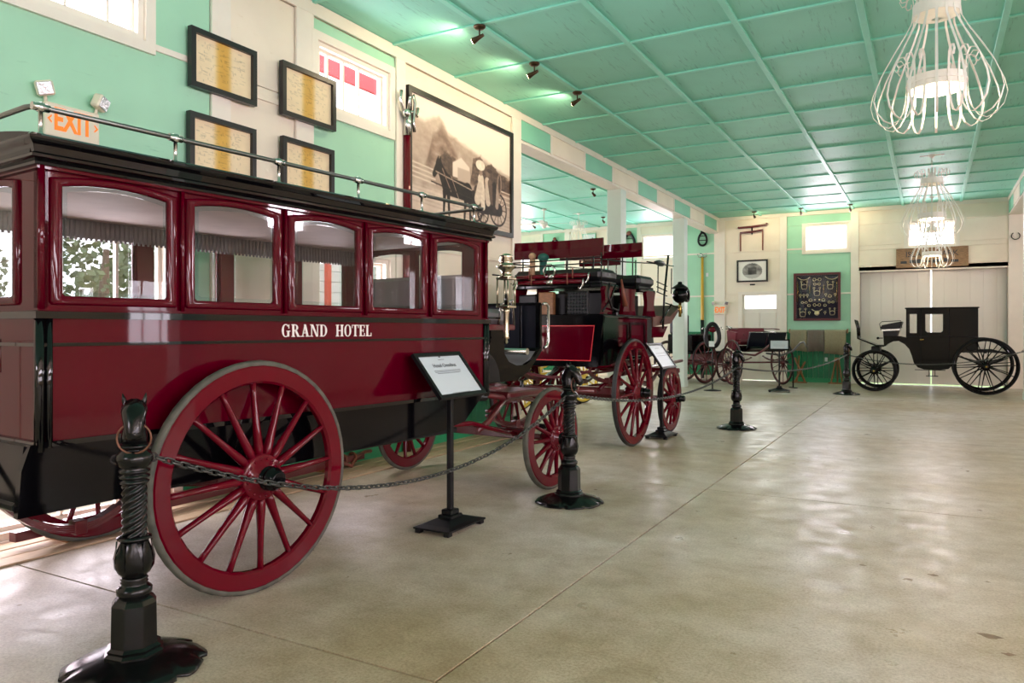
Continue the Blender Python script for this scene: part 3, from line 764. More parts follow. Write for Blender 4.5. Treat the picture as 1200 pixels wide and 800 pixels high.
# upper side walls with five openings each
CW = [-.645 + .645 * k for k in range(4)] + [1.932]
def sidewall(y0, y1):
    holes = [(c - .268, c + .268, 1.53, 2.075) for c in CW[:4]] + [(CW[4] - .25, CW[4] + .25, 1.53, 2.075)]
    return wall_mesh(S0, S1, 1.468, 2.15, y0, y1, holes, 'y').build('side_frame', 'red', bus)
sidewall(LA + .012, LA + .05); sidewall(LB - .05, LB - .012)
def sash(c, hw, out, plane, P):
    """arched sash: t ranges along the wall normal; out = outer face value, P = +1/-1 inward"""
    big, small = archloop(c, hw + .055, 1.512, 2.068, .028), archloop(c, hw, 1.553, 2.036, .026)
    t0, t1 = sorted((out, out + P * .028))
    f = MB(); rings = []
    G = (lambda a, b, t: (a, t, b)) if plane == 'xz' else (lambda a, b, t: (t, a, b))
    for q, dpt in ((0, .028), (0, .012), (.10, .004), (.28, .0), (.68, .0), (.88, .005), (1, .012), (1, .028)):
        rings.append([G(a + (c_ - a) * q, b + (d_ - b) * q, out + P * dpt) for (a, b), (c_, d_) in zip(big, small)])
    f.loft(rings, caps=False); f = f.build('window_frame', 'red', bus)
    big2, sm2 = archloop(c, hw + .008, 1.545, 2.044, .026), archloop(c, hw - .02, 1.572, 2.014, .026)
    a, b = sorted((out + P * .012, out + P * .018))
    MB().ringprism(big2, sm2, a, b, plane).build('glass_bevel', 'bevelglass', f)
    g = MB().prism(archloop(c, hw - .018, 1.570, 2.016, .026), *sorted((out + P * .0135, out + P * .0165)), plane); g.build('pane', 'glass', f)
    return f
for k, c in enumerate(CW):
    hw = .247 if k < 4 else .23
    sash(c, hw, LA - .004, 'xz', 1); sash(c, hw, LB + .004, 'xz', -1)
for y in (LA - .002, LB + .002):
    for k in range(4):
        x = (CW[k] + CW[k + 1]) / 2 + (.008 if k == 3 else 0)
        MB().tube([(x, y, 1.495), (x, y, 2.11)], .011, 10).build('window_pillar', 'red', bus)
    for x in (S0 + .006, S1 - .012): MB().tube([(x, y, 1.49), (x, y, 2.12)], .016, 10).build('window_pillar', 'red', bus)
# end walls: rear (door with a window, two lights) and front
def endwall(x0, x1, out, P):
    wall_mesh(LA + .012, LB - .012, 1.468, 2.15, x0, x1, [(.37, .87, 1.53, 2.075), (.93, 1.43, 1.53, 2.075)], 'x').build('end_frame', 'red', bus)
    for c in (.62, 1.18): sash(c, .235, out, 'yz', P)
endwall(S0 + .0, S0 + .04, S0 - .016, 1); endwall(S1 - .04, S1, S1 + .012, -1)
MB().bbox(S0 - .014, S0 + .004, .60, 1.20, .96, 1.44, .006).build('rear_door', 'red', bus)
MB().tube([(S0 - .05, .66, 1.2), (S0 - .05, .66, 1.36)], .01, 8).build('door_handle', 'nickel', bus)
# roof: layered cornice with cove, arched deck
ov = .065
def cornice():
    prof = [(.0, 2.11), (.028, 2.112), (.032, 2.122), (.028, 2.131), (.05, 2.14), (.05, 2.152), (.036, 2.162), (.044, 2.192), (.062, 2.207), (.066, 2.215), (.066, 2.226), (.05, 2.238), (.0, 2.245)]
    mb = MB(); rings = []
    for e, z in prof: rings.append([(S0 - e, LA - e, z), (S1 + e, LA - e, z), (S1 + e, LB + e, z), (S0 - e, LB + e, z)])
    rings = [[(x, y, z) for (x, y, z) in r] for r in rings]
    mb.loft(rings, caps=False, smooth=False); return mb.build('cornice', 'blackgloss', bus)
cornice()
dk = MB(); rings = []
for i in range(13):
    t = i / 12; y = LA - .04 + (LB - LA + .08) * t; z = 2.24 + .075 * (1 - (2 * t - 1) ** 2); rings.append((y, z))
dk.prism(rings + [(LB, 2.15), (LA, 2.15)], S0 - .04, S1 + .04, 'yz'); dk.build('roof_deck', 'black', bus)
MB().bbox(S0 + .04, S1 - .04, LA + .05, LB - .05, 2.1, 2.125, .002).build('head_lining', 'tanlining', bus)
vl = MB().bbox(S0 + .06, S1 - .06, LB - .085, LB - .07, 1.985, 2.1, .003).build('valance', 'greyleather', bus)
mb = MB()
for k in range(100): mb.tube([(S0 + .08 + k * .0315, LB - .09, 1.97), (S0 + .08 + k * .0315, LB - .09, 2.095)], .009, 5)
o = mb.build('valance_folds', 'greyleather', vl); o['kind'] = 'stuff'
hoop('eave_bead', 2.098, 2.112, .014, 'red')
# roof rail of piping on short standards with tee sleeves
rl, rz = LA - .0, 2.362
rail = MB(); e0, e1 = S0 - .03, S1 - .06
loop = [(e1, rl, rz), (e0 + .05, rl, rz)] + [(e0 + .05 - .05 * math.sin(a), rl + .05 - .05 * math.cos(a), rz) for a in (.5, 1.0, PI / 2)] + [(e0, LB - .05, rz), (e0 + .02, LB - .01, rz), (e0 + .05, LB, rz), (e1, LB, rz)]
rail.tube(loop, .0125, 8, closed=True); ro = rail.build('roof_rail', 'pipe', bus)
for y in (rl, LB):
    for x in (-.985, -.36, .275, .90, 1.52, 2.14):
        MB().lathe([(.02, 2.232), (.02, 2.24), (.009, 2.255), (.009, rz - .02), (.018, rz - .018), (.019, rz + .016), (.01, rz + .02)], 10, c=(x, y, 0)).tube([(x - .035, y, rz), (x + .035, y, rz)], .0175, 10).build('rail_post', 'nickel', bus)
for y in (.65, 1.15): MB().lathe([(.02, 2.29), (.009, 2.3), (.009, rz)], 10, c=(e0, y, 0)).build('rail_post', 'nickel', bus)
# black rocker panel below the body with raked front end
pr_ = [(-1.07, .60), (-.2, .612), (.9, .634), (1.75, .655), (2.04, .70), (2.30, .905), (-1.02, .905), (-1.055, .80)]
MB().prism(pr_, LA + .012, LA + .05, 'xz').build('rocker_panel', 'black', bus); MB().prism(pr_, LB - .05, LB - .012, 'xz').build('rocker_panel', 'black', bus)
MB().bbox(-1.07, 2.0, LA + .05, LB - .05, .62, .66, .01).build('under_floor', 'satin', bus)
MB().prism([(-1.06, .62), (-1.0, .62), (-.99, .9), (-1.03, .9)], LA + .05, .55, 'xz').build('rear_apron', 'black', bus); MB().prism([(-1.06, .62), (-1.0, .62), (-.99, .9), (-1.03, .9)], 1.25, LB - .05, 'xz').build('rear_apron', 'black', bus)
st = MB().bbox(-1.42, -1.1, .5, 1.3, .57, .60, .01).build('rear_step', 'satin', bus)
MB().bar((-1.25, .52, .585), (-1.03, .5, .85), .03, .012).bar((-1.25, 1.28, .585), (-1.03, 1.3, .85), .03, .012).build('step_iron', 'iron', st)
# lettering in a bold Roman with serifs
def glyph(ch):
    T, t, s = .2, .07, .11     # thick, thin, serif
    R = lambda a, b, c, d: [(a, c), (b, c), (b, d), (a, d)]
    def stem(x, w=T, z0=0, z1=1): return [R(x, x + w, z0, z1), R(x - s * .75, x + w + s * .75, z0, z0 + t), R(x - s * .75, x + w + s * .75, z1 - t, z1)]
    def ringpolys(cx, cz, rx, rz, thick, thin, a0, a1, n=18):
        out = []
        for i in range(n):
            p, q = a0 + (a1 - a0) * i / n, a0 + (a1 - a0) * (i + 1) / n
            f = lambda a, k: (cx + (rx - k * (thin + (thick - thin) * abs(math.cos(a)))) * math.cos(a), cz + (rz - k * thin) * math.sin(a))
            out.append([f(p, 0), f(q, 0), f(q, 1), f(p, 1)])
        return out
    if ch == 'G': return ringpolys(.42, .5, .42, .52, T, t, .75, 2 * PI - .55) + [R(.58, .78, .02, .46), R(.5, .9, .42, .49), R(.72, .78, .66, .98)], .92
    if ch == 'O': return ringpolys(.43, .5, .43, .52, T, t, 0, 2 * PI, 26), .86
    if ch == 'D': return stem(.1) + ringpolys(.36, .5, .48, .5, T, t, -PI / 2, PI / 2) + [R(.3, .37, 0, t), R(.3, .37, 1 - t, 1)], .88
    if ch == 'R': return stem(.1) + ringpolys(.36, .74, .36, .26, T * .95, t, -PI / 2, PI / 2) + [R(.3, .37, 1 - t, 1), R(.3, .4, .48, .48 + t), [(.36, .5), (.58, .5), (.88, 0), (.66, 0)], R(.62, .96, 0, t)], .94
    if ch == 'A': return [[(.40, 1), (.52, 1), (.22, 0), (.13, 0)], [(.34, 1), (.54, 1), (.86, 0), (.64, 0)], R(.24, .68, .27, .34), R(0, .34, 0, t), R(.54, .98, 0, t)], .96
    if ch == 'N': return [R(.1, .19, 0, 1), R(-.02, .3, 0, t), R(-.02, .2, 1 - t, 1), [(.08, 1), (.3, 1), (.86, 0), (.68, 0)], R(.78, .87, 0, 1), R(.66, .98, 1 - t, 1)], .98
    if ch == 'H': return stem(.08) + stem(.64) + [R(.2, .7, .46, .46 + t)], .94
    if ch == 'T': return stem(.33) + [R(0, .86, 1 - t, 1), R(0, .07, .72, 1), R(.79, .86, .72, 1)], .86
    if ch == 'E': return stem(.08) + [R(.1, .72, 0, t), R(.1, .70, 1 - t, 1), R(.2, .55, .47, .47 + t), R(.65, .72, 0, .28), R(.63, .70, .74, 1), R(.5, .56, .36, .64)], .78
    if ch == 'L': return stem(.08) + [R(.1, .72, 0, t), R(.65, .72, 0, .3)], .76
    return [], .95
x = 0; adv = []
for ch in 'GRAND HOTEL': adv.append(x); x += glyph(ch)[1] + (.1 if ch != ' ' else 0)
sx = .73 / x
for ch, a in zip('GRAND HOTEL', adv):
    polys, wdt = glyph(ch)
    if not polys: continue
    mb = MB()
    for i, p in enumerate(polys): mb.prism([(.294 + (a + px) * sx, 1.362 + pz * .073) for px, pz in p], LA - .0035 - .0002 * (i % 3), LA + .001, 'xz')
    mb.build('letter', 'white', bus)
# driver's box
MB().prism([(2.31, 1.44), (2.70, 1.44), (2.71, 1.2), (2.775, 1.13), (2.9, 1.092), (3.04, 1.096), (3.17, 1.14), (3.285, 1.235), (3.285, 1.64), (3.315, 1.64), (3.32, 1.215), (3.09, 1.03), (2.89, .965), (2.31, .955)], .25, .285, 'xz').build('box_side', 'black', bus)
MB().prism([(2.31, 1.44), (2.70, 1.44), (2.71, 1.2), (2.775, 1.13), (2.9, 1.092), (3.04, 1.096), (3.17, 1.14), (3.285, 1.235), (3.285, 1.64), (3.315, 1.64), (3.32, 1.215), (3.09, 1.03), (2.89, .965), (2.31, .955)], 1.455, 1.49, 'xz').build('box_side', 'black', bus)
ds = MB().bbox(3.285, 3.315, .285, 1.455, 1.22, 1.64, .006).build('dash_board', 'navy', bus)
for y in (.46, .87, 1.28): MB().bbox(3.275, 3.287, y - .012, y + .012, 1.24, 1.63, .003).build('dash_rib', 'black', ds)
MB().ringprism([(.26, 1.21), (1.48, 1.21), (1.48, 1.655), (.26, 1.655)], [(.29, 1.24), (1.45, 1.24), (1.45, 1.63), (.29, 1.63)], 3.272, 3.32, 'yz').build('dash_binding', 'black', ds)
MB().prism([(2.78, 1.05), (3.04, 1.06), (3.30, 1.2), (3.30, 1.22), (3.03, 1.085), (2.78, 1.08)], .285, 1.455, 'xz').build('toe_board', 'greyleather', bus)
MB().tube([(3.1, .27, 1.21), (3.1, 1.46, 1.21)], .03, 12).build('foot_bar', 'nickel', bus)
for y in (.23, 1.51): MB().tube([(3.30, y, 1.64), (3.36, y, 1.645), (3.40, y, 1.62), (3.40, y, 1.30), (3.37, y, 1.25), (3.32, y, 1.24)], .013, 8).build('hand_rail', 'nickel', bus)
MB().bbox(2.33, 2.86, .24, 1.5, 1.40, 1.45, .008).build('seat_board', 'mahog', bus)
MB().bbox(2.36, 2.82, .27, 1.47, 1.45, 1.58, .035).build('seat_cushion', 'greyleather', bus)
MB().bbox(2.33, 2.40, .26, 1.48, 1.58, 1.86, .03).build('seat_back', 'greyleather', bus)
MB().tube([(2.62, .25, 1.45), (2.62, .22, 1.62), (2.78, .22, 1.66), (2.84, .24, 1.45)], .011, 8).build('seat_rail', 'nickel', bus)
MB().prism(arc(2.36, .97, .26, 0, PI, 16), .235, .25, 'xz').build('wheel_arch', 'satin', bus)
# carriage lamp on the near corner
def coach_lamp(parent, x, y, z, m='oldbrass', k=1.0):
    l = MB().lathe([(.004, -.30 * k), (.018 * k, -.285 * k), (.012 * k, -.26 * k), (.03 * k, -.25 * k), (.022 * k, -.23 * k), (.024 * k, -.05 * k), (.032 * k, -.03 * k), (.03 * k, 0)], 14).build('lamp', m, parent, (x, y, z))
    b = .062 * k
    MB().bbox(-b, b, -b, b, 0, .02 * k, .004).build('lamp_plate', m, l); MB().bbox(-b, b, -b, b, .235 * k, .255 * k, .004).build('lamp_plate', m, l)
    for a in (-1, 1):
        for c in (-1, 1): MB().tube([(a * b * .85, c * b * .85, .02 * k), (a * b * .85, c * b * .85, .235 * k)], .008 * k, 6).build('lamp_post', m, l)
    g = .8 * b
    MB().bbox(-g, g, -g, g, .02 * k, .235 * k, .001).build('lamp_glass', 'glass', l)
    MB().tube([(0, 0, .02 * k), (0, 0, .12 * k)], .012 * k, 8).build('candle', 'black', l)
    MB().lathe([(.07 * k, .255 * k), (.045 * k, .27 * k), (.04 * k, .30 * k), (.075 * k, .335 * k), (.09 * k, .345 * k), (.06 * k, .36 * k), (.05 * k, .385 * k), (.062 * k, .395 * k), (.05 * k, .42 * k), (.06 * k, .43 * k), (.03 * k, .45 * k), (0, .455 * k)], 18).build('lamp_chimney', m, l)
    return l
coach_lamp(bus, 2.60, .16, 1.585)
MB().tube([(2.32, .17, 1.50), (2.52, .17, 1.50)], .01, 6).tube([(2.52, .24, 1.86), (2.70, .24, 1.86), (2.70, .24, 1.6)], .007, 6).build('lamp_bracket', 'iron', bus)
# wheels and running gear
wheel(bus, .62, 16, (.03, .03, .62), rot=.05, capl=.09); wheel(bus, .62, 16, (.08, 1.77, .62), True, rot=.13, capl=.09)
wheel(bus, .45, 14, (3.14, .04, .45), rot=.1, hub=.11, capl=.08); wheel(bus, .45, 14, (3.14, 1.72, .45), True, rot=.2, hub=.11, capl=.08)
MB().tube([(.03, .06, .62), (.03, 1.74, .62)], .03, 10).bbox(-.02, .08, .25, 1.55, .585, .655, .01).build('rear_axle', 'mahog', bus)
MB().tube([(3.14, .06, .45), (3.14, 1.7, .45)], .027, 10).bbox(3.09, 3.19, .28, 1.5, .42, .50, .01).build('front_axle', 'mahog', bus)
for y in (.36, 1.44): leaf_spring(bus, -.62, .68, y, .72, .17, up=False, leaves=5, w=.055)
leaf_spring(bus, -.98, -.22, .62, .60, .22, up=False, leaves=4, w=.06)
for y in (.42, 1.34):
    leaf_spring(bus, 2.72, 3.56, y, .66, .13, up=False); leaf_spring(bus, 2.72, 3.56, y, .70, .10, up=True)
MB().bbox(2.85, 3.43, .3, 1.48, .80, .86, .015).build('upper_bed', 'mahog', bus)
MB().ringband(.27, .31, .86, .885, 32, (3.14, .89, 0)).build('turning_plate', 'mahog', bus)
MB().tube([(1.95, .34, .66), (2.35, .34, .64), (2.9, .36, .50), (3.12, .4, .46)], .022, 8).build('brake_rod', 'wheelred', bus)
MB().tube([(2.45, .36, .56), (2.62, .36, .62), (2.95, .38, .84)], .028, 8).tube([(2.3, .36, .90), (2.9, .36, .80), (3.3, .36, .82)], .024, 8).build('brace', 'mahog', bus)
MB().tube([(2.3, 1.4, .88), (2.9, 1.4, .80), (3.3, 1.4, .82)], .024, 8).build('brace', 'mahog', bus)
MB().tube([(2.06, .30, .86), (2.5, .30, .84)], .028, 10).build('step_bar', 'satin', bus)
for y in (.45, 1.33): MB().bar((2.9, y, .84), (3.75, y * .9 + .09, .78), .05, .05).build('futchell', 'mahog', bus)
MB().bbox(3.72, 3.78, .16, 1.62, .74, .80, .012).build('splinter_bar', 'mahog', bus)
for y in (.22, .75, 1.03, 1.56): MB().lathe([(.02, 0), (.03, .03), (.016, .06), (.02, .1)], 10, c=(3.75, y, .80)).build('roller_bolt', 'iron', bus)
sg = MB().tube([(3.45, .10, .50), (3.45, .60, .50)], .024, 8).build('swingle_bar', 'satin', bus)
MB().ringband(.022, .034, -.006, .006, 14, (3.46, .08, .47), 'y').ringband(.018, .028, -.006, .006, 14, (3.46, .09, .41), 'x').build('shackle', 'nickel', sg)
MB().tube([(3.1, .5, .52), (3.42, .35, .51)], .016, 8).build('trace_rod', 'mahog', bus)
# ================================================================== THE ROOF-SEAT BREAK BEHIND THE OMNIBUS
co = thing('roof_seat_coach', 'burgundy and black coach with tiered roof seats, standing ahead of the bus', 'coach', (-3.1, 8.49, 0), PI / 2 - math.radians(.5))
A0, A1 = .2, 1.42
# rear boot with lined red panel, narrowing downward
def quad_slab(name, m, s, tl, tr, bl, br, zt, zb, th, tilt=0.0):
    """upright slab facing the rear; tl/tr lateral at the top, tilt = forward lean of the bottom"""
    v = [(s, tl, zt), (s, tr, zt), (s - tilt, br, zb), (s - tilt, bl, zb)]; v += [(a + th, b, c) for a, b, c in v]
    return MB().add(v, [(0, 1, 2, 3), (7, 6, 5, 4), (0, 4, 5, 1), (1, 5, 6, 2), (2, 6, 7, 3), (3, 7, 4, 0)]).build(name, m, co)
bt = quad_slab('boot_door', 'black', -.50, .17, 1.45, .245, 1.375, 1.56, .985, .05, -.02)
def qframe(o, i, s, th):
    (ot, ob, oz1, oz0), (it, ib, iz1, iz0) = o, i
    return MB().ringprism([(ob, oz0), (1.62 - ob, oz0), (1.62 - ot, oz1), (ot, oz1)], [(ib, iz0), (1.62 - ib, iz0), (1.62 - it, iz1), (it, iz1)], s, s + th, 'yz')
MB().prism([(.325, 1.045), (1.295, 1.045), (1.345, 1.455), (.275, 1.455)], -.512, -.49, 'yz').build('boot_panel', 'red', co)
qframe((.275, .325, 1.458, 1.042), (.285, .335, 1.448, 1.052), -.516, .006).build('panel_lining', 'redline', co)
qframe((.16, .235, 1.575, .975), (.27, .32, 1.462, 1.038), -.52, .02).build('boot_frame', 'black', co)
MB().prism([(-.48, .99), (-.30, .99), (-.02, 1.03), (-.02, 1.56), (-.48, 1.56)], A0 - .02, A1 + .02, 'xz').build('boot', 'black', co)
body = MB().bbox(-.12, 1.08, A0, A1, 1.05, 1.555, .02).build('body', 'red', co)
for (xa, xb) in ((-.09, .33), (.39, .95)):
    MB().ringprism([(xa, 1.17), (xb, 1.17), (xb, 1.50), (xa, 1.50)], [(xa + .035, 1.205), (xb - .035, 1.205), (xb - .035, 1.47), (xa + .035, 1.47)], A0 - .018, A0 + .004, 'xz').build('panel_frame', 'black', co)
MB().bbox(-.3, 1.12, A0 - .02, A1 + .02, 1.03, 1.075, .01).build('sill', 'black', co)
MB().bbox(-.5, 1.15, A0 - .03, A1 + .03, 1.555, 1.59, .01).build('roof', 'black', co)
MB().prism([(1.08, 1.06), (1.2, 1.06), (1.36, 1.25), (1.36, 1.55), (1.08, 1.55)], A0 + .04, A1 - .04, 'xz').build('front_panel', 'leather', co)
# red shaped seat risers
def riser(x0, x1, y, z0=1.585, z1=1.92):
    L, Rr = [], []
    for i in range(9):
        t = i / 8; w = .06 * math.sin(PI * t); L.append((x0 + w * 1.0 + .04 * (t > .99), z0 + (z1 - z0) * t)); Rr.append((x1 - w, z0 + (z1 - z0) * t))
    return MB().prism(L + Rr[::-1], y - .025, y + .025, 'xz').build('seat_riser', 'red', co)
for y in (A0 + .03, A1 - .03):
    riser(.18, .66, y); riser(1.02, 1.42, y); riser(-.42, -.12, y)
MB().bbox(.66, 1.0, A0 + .1, A1 - .1, 1.59, 1.86, .01).build('seat_box', 'satin', co)
MB().bbox(-.08, .2, A0 + .12, A1 - .12, 1.59, 1.86, .01).build('seat_box', 'satin', co)
q = MB().bbox(-.52, -.46, .36, .63, 1.58, 1.86, .012).build('quilted_panel', 'quilt', co)
mb = MB()
for i in range(7):
    for j in range(7):
        y, z = .385 + i * .0385, 1.6 + j * .039; mb.add([(-.52, y - .017, z), (-.52, y, z - .017), (-.52, y + .017, z), (-.52, y, z + .017), (-.53, y, z)], [(0, 1, 4), (1, 2, 4), (2, 3, 4), (3, 0, 4)])
o = mb.build('quilting', 'leather', q); o['kind'] = 'stuff'
MB().bbox(-.44, -.36, .85, 1.05, 1.58, 1.86, .01).build('hamper', 'wood', co)
MB().bbox(-.40, -.30, 1.1, 1.35, 1.58, 1.84, .02).build('hamper', 'leather', co)
# two cross seats and driver's seat, each with bench, cushion and tall red lazy-back
def bench(s0, s1, ya, yb, z, back, zb0, zb1):
    MB().bbox(s0, s1, ya, yb, z, z + .05, .012).build('bench', 'black', co)
    MB().bbox(s0 + .02, s1 - .02, ya + .02, yb - .02, z + .05, z + .085, .01).build('bench', 'satin', co)
    MB().bbox(s0 + .01, s1 - .01, ya + .01, yb - .01, z + .085, z + .23, .045).build('cushion', 'leather', co)
    n = 8; rings = []
    for i in range(n + 1):
        t = i / n; y = ya + (yb - ya) * t; bow = .05 * (1 - (2 * t - 1) ** 2)
        x = back + bow
        rings.append([(x - .018, y, zb0), (x - .022, y, (zb0 + zb1) / 2), (x - .008, y, zb1), (x + .012, y, zb1), (x + .02, y, (zb0 + zb1) / 2), (x + .012, y, zb0)])
    bk = MB().loft(rings, smooth=False).build('lazy_back', 'red', co)
    for t in (.12, .42, .72, .92):
        y = ya + (yb - ya) * t; MB().bar((back + .03, y, z + .05), (back + .03 + .03 * (1 - (2 * t - 1) ** 2), y, zb0 + .08), .012, .016).build('back_iron', 'iron', bk)
bench(-.42, .12, A0 + .03, A1 - .0, 1.90, -.36, 2.275, 2.485)
bench(.85, 1.46, A0 + .02, A1, 1.90, 0.92, 2.37, 2.56)
bench(1.62, 2.05, .80, 1.44, 1.98, 1.62, 2.34, 2.46)
# iron guard rails round the seats
rl_ = MB()
for y in (A0 - .0, A1 + .02):
    for z in (2.22,): rl_.tube([(-.5, y, z), (.3, y, z + .03), (1.3, y, z + .09), (2.2, y, z + .12)], .009, 6)
rl_.build('guard_rail', 'iron', co)
for (x, y) in ((-.5, A0), (.16, A0), (.62, A0), (1.5, A0), (2.1, A0), (-.5, A1 + .02), (.6, A1 + .02), (1.5, A1 + .02)):
    MB().tube([(x, y, 1.93), (x + .01, y, 2.30)], .0085, 6).build('rail_standard', 'iron', co)
for z in (2.18, 2.24): MB().tube([(-.52, A0, z), (-.52, A1 + .1, z - .02)], .008, 6).build('guard_rail', 'iron', co)
# two red spare bars with nickel hooks strapped across the back of the rear seat
for (z, ya, yb, x) in ((2.045, .36, 1.34, -.47), (1.975, .42, 1.30, -.49)):
    b = MB().tube([(x, ya, z), (x, (ya + yb) / 2, z + .004), (x, yb, z)], [.024, .03, .024], 10).build('spare_bar', 'wheelred', co)
    for y in (ya, yb):
        MB().tube([(x - .01, y, z + .03), (x - .03, y, z), (x - .04, y, z - .05), (x - .03, y + .03, z - .09), (x - .03, y + .06, z - .07)], .011, 6).build('bar_hook', 'nickel', b)
    MB().tube([(x, (ya + yb) / 2 - .04, z), (x, (ya + yb) / 2 + .04, z)], .033, 10).build('bar_ferrule', 'nickel', b)
    for y in (ya + .2, yb - .2): MB().tube([(x - .035, y, z - .035), (x - .035, y, z + .1)], .008, 5).build('bar_strap', 'brownleather', b)
MB().tube([(-.5, .80, 2.05), (-.51, .79, 2.13), (-.51, .84, 2.18), (-.51, .90, 2.18), (-.51, .94, 2.12), (-.5, .93, 2.05)], .014, 8).build('bow_handle', 'nickel', co)
MB().tube([(-.45, 1.12, 2.0), (-.46, 1.12, 2.26)], [.028, .036], 8).sphere((-.46, 1.12, 2.3), .045).build('umbrella_basket', 'rag', co)
MB().tube([(-.45, .98, 2.02), (-.46, .97, 2.25)], [.03, .05], 8).sphere((-.46, .97, 2.28), .07, .07, .05).build('ribbon_bundle', 'greenribbon', co)
MB().tube([(.05, A0 - .03, 2.02), (.07, A0 - .05, 1.85), (.13, A0 - .05, 1.70)], [.012, .022, .035], 8).build('whip_case', 'brownleather', co)
MB().tube([(-.3, A0 - .02, 1.95), (-.36, A0 - .03, 1.8), (-.25, A0 - .03, 1.66), (-.05, A0 - .03, 1.64), (.02, A0 - .02, 1.72)], .014, 8).build('strap_loop', 'satin', co)
MB().tube([(-.45, A0, 1.62), (-.2, A0, 1.78), (-.05, A0, 1.95)], .012, 6).build('stay_iron', 'iron', co)
MB().bbox(-.16, -.10, A0 - .06, A0 + .03, 1.575, 1.62, .008).build('roof_block', 'iron', co)
# horn case and ladder irons at the front
MB().loft([[(1.30 + x, A0 - .02 + r * math.cos(a) * .9, 2.33 + r * math.sin(a)) for a in [2 * PI * k / 8 for k in range(8)]] for x, r in ((0, .01), (.1, .03), (.2, .045), (.32, .04), (.45, .012))]).build('horn_case', 'navy', co)
MB().tube([(1.0, A0 - .02, 2.31), (1.95, A0 - .02, 2.33)], .009, 6).build('horn_rod', 'iron', co)
MB().tube([(1.72, A0, 1.42), (1.78, A0, 1.9), (1.96, A0, 2.48)], .016, 8).tube([(1.62, A0, 1.5), (2.1, A0, 1.78)], .011, 6).build('ladder_iron', 'iron', co)
for z in (1.93, 2.0, 2.07): MB().tube([(1.46, A0, z), (1.9, A0, z - .04)], .008, 6).build('side_iron', 'iron', co)
# big round coach lamp with a conical cowl
lm = MB().sphere((2.42, .17, 1.92), .115, .115, .12, 16, 10).build('lamp', 'black', co)
MB().ringband(.075, .1, -.02, .02, 20, (2.50, .09, 1.92), 'y').build('lamp_ring', 'satin', lm)
MB().lathe([(.125, 2.02), (.12, 2.035), (.06, 2.075), (.035, 2.09), (.03, 2.12), (0, 2.125)], 18, c=(2.42, .17, 0)).build('lamp_cowl', 'satin', lm)
MB().tube([(2.42, .17, 1.6), (2.42, .17, 1.83)], .022, 8).build('lamp_stem', 'brass', lm)
MB().tube([(2.42, .17, 1.72), (2.2, .2, 1.76), (1.9, .22, 1.79)], .01, 6).build('lamp_iron', 'iron', lm)
# driver's footboard, raked
MB().add([(1.36, A0 + .02, 1.60), (2.1, A0 + .02, 1.60), (2.62, A0 + .02, 1.78), (2.62, A0 + .02, 1.745), (2.15, A0 + .02, 1.50), (1.36, A0 + .02, 1.45)] + [(1.36, A1, 1.60), (2.1, A1, 1.60), (2.62, A1, 1.78), (2.62, A1, 1.745), (2.15, A1, 1.50), (1.36, A1, 1.45)],
         [(0, 1, 2, 3, 4, 5), (11, 10, 9, 8, 7, 6)] + [(i, (i + 1) % 6, 6 + (i + 1) % 6, 6 + i) for i in range(6)]).build('footboard', 'footboard', co)
MB().prism([(1.36, 1.45), (2.12, 1.46), (1.9, 1.3), (1.36, 1.3)], A0 + .06, A1 - .06, 'xz').build('foot_bracket', 'red', co)
MB().prism([(1.36, 1.02), (1.66, 1.05), (1.6, 1.3), (1.36, 1.3)], A0 + .1, A1 - .1, 'xz').build('fore_boot', 'leather', co)
MB().tube([(2.6, A0 + .0, 1.76), (2.55, A0 - .02, 1.66), (2.45, A0 - .02, 1.66)], .01, 6).build('foot_iron', 'iron', co)
# wheels and running gear
wheel(co, .65, 14, (.10, .03, .65), rot=.06, tyre='blacktyre', capl=.11, wid=.06); wheel(co, .65, 14, (.10, 1.67, .65), True, rot=.1, tyre='blacktyre', wid=.06)
wheel(co, .47, 12, (1.50, .03, .47), rot=.1, tyre='blacktyre', hub=.11, capl=.11, wid=.055); wheel(co, .47, 12, (1.50, 1.67, .47), True, rot=.2, tyre='blacktyre', hub=.11, wid=.055)
for s_, z_ in ((.10, .65), (1.50, .47)): MB().tube([(s_, .06, z_), (s_, 1.64, z_)], .03, 10).bbox(s_ - .05, s_ + .05, .3, 1.4, z_ - .04, z_ + .05, .01).build('axle', 'mahog', co)
MB().bbox(-.1, 1.7, .78, .86, .60, .68, .015).build('perch', 'wheelred', co)
for y in (.36, 1.3):
    leaf_spring(co, -.50, .66, y, .92, .16, up=False); leaf_spring(co, 1.0, 1.95, y, .80, .16, up=False)
for s_ in (-.48, .62): leaf_spring_ = MB().ribbon([(s_, .34 + .98 * i / 10, .93 - .09 * (1 - (i / 5 - 1) ** 2)) for i in range(11)], (1, 0, 0), .05, .03).build('cross_spring', 'mahog', co)
for y in (.4, 1.22):
    MB().tube([(-.1, y, .68), (.5, y, .86), (1.1, y, .92)], .024, 8).build('brace', 'wheelred', co)
    MB().bbox(-.4, 1.6, y - .03, y + .03, .94, 1.02, .01).build('body_rail', 'wheelred', co)
MB().bbox(1.2, 1.8, .45, 1.17, .86, .92, .01).ringband(.22, .26, .92, .945, 28, (1.5, .81, 0)).build('turntable', 'mahog', co)
MB().tube([(1.7, .81, .78), (2.6, .81, .80), (4.6, .81, .86)], [.045, .04, .03], 10).build('pole', 'mahog', co)
MB().bbox(2.12, 2.2, .1, 1.52, .78, .85, .01).build('splinter_bar', 'wheelred', co)
MB().tube([(-.55, .25, .70), (-.55, 1.37, .70)], .03, 8).build('brake_bar', 'mahog', co)
MB().bbox(-.72, -.6, .4, .66, .55, .575, .004).bar((-.66, .5, .57), (-.45, .5, .95), .025, .012).build('step', 'iron', co)

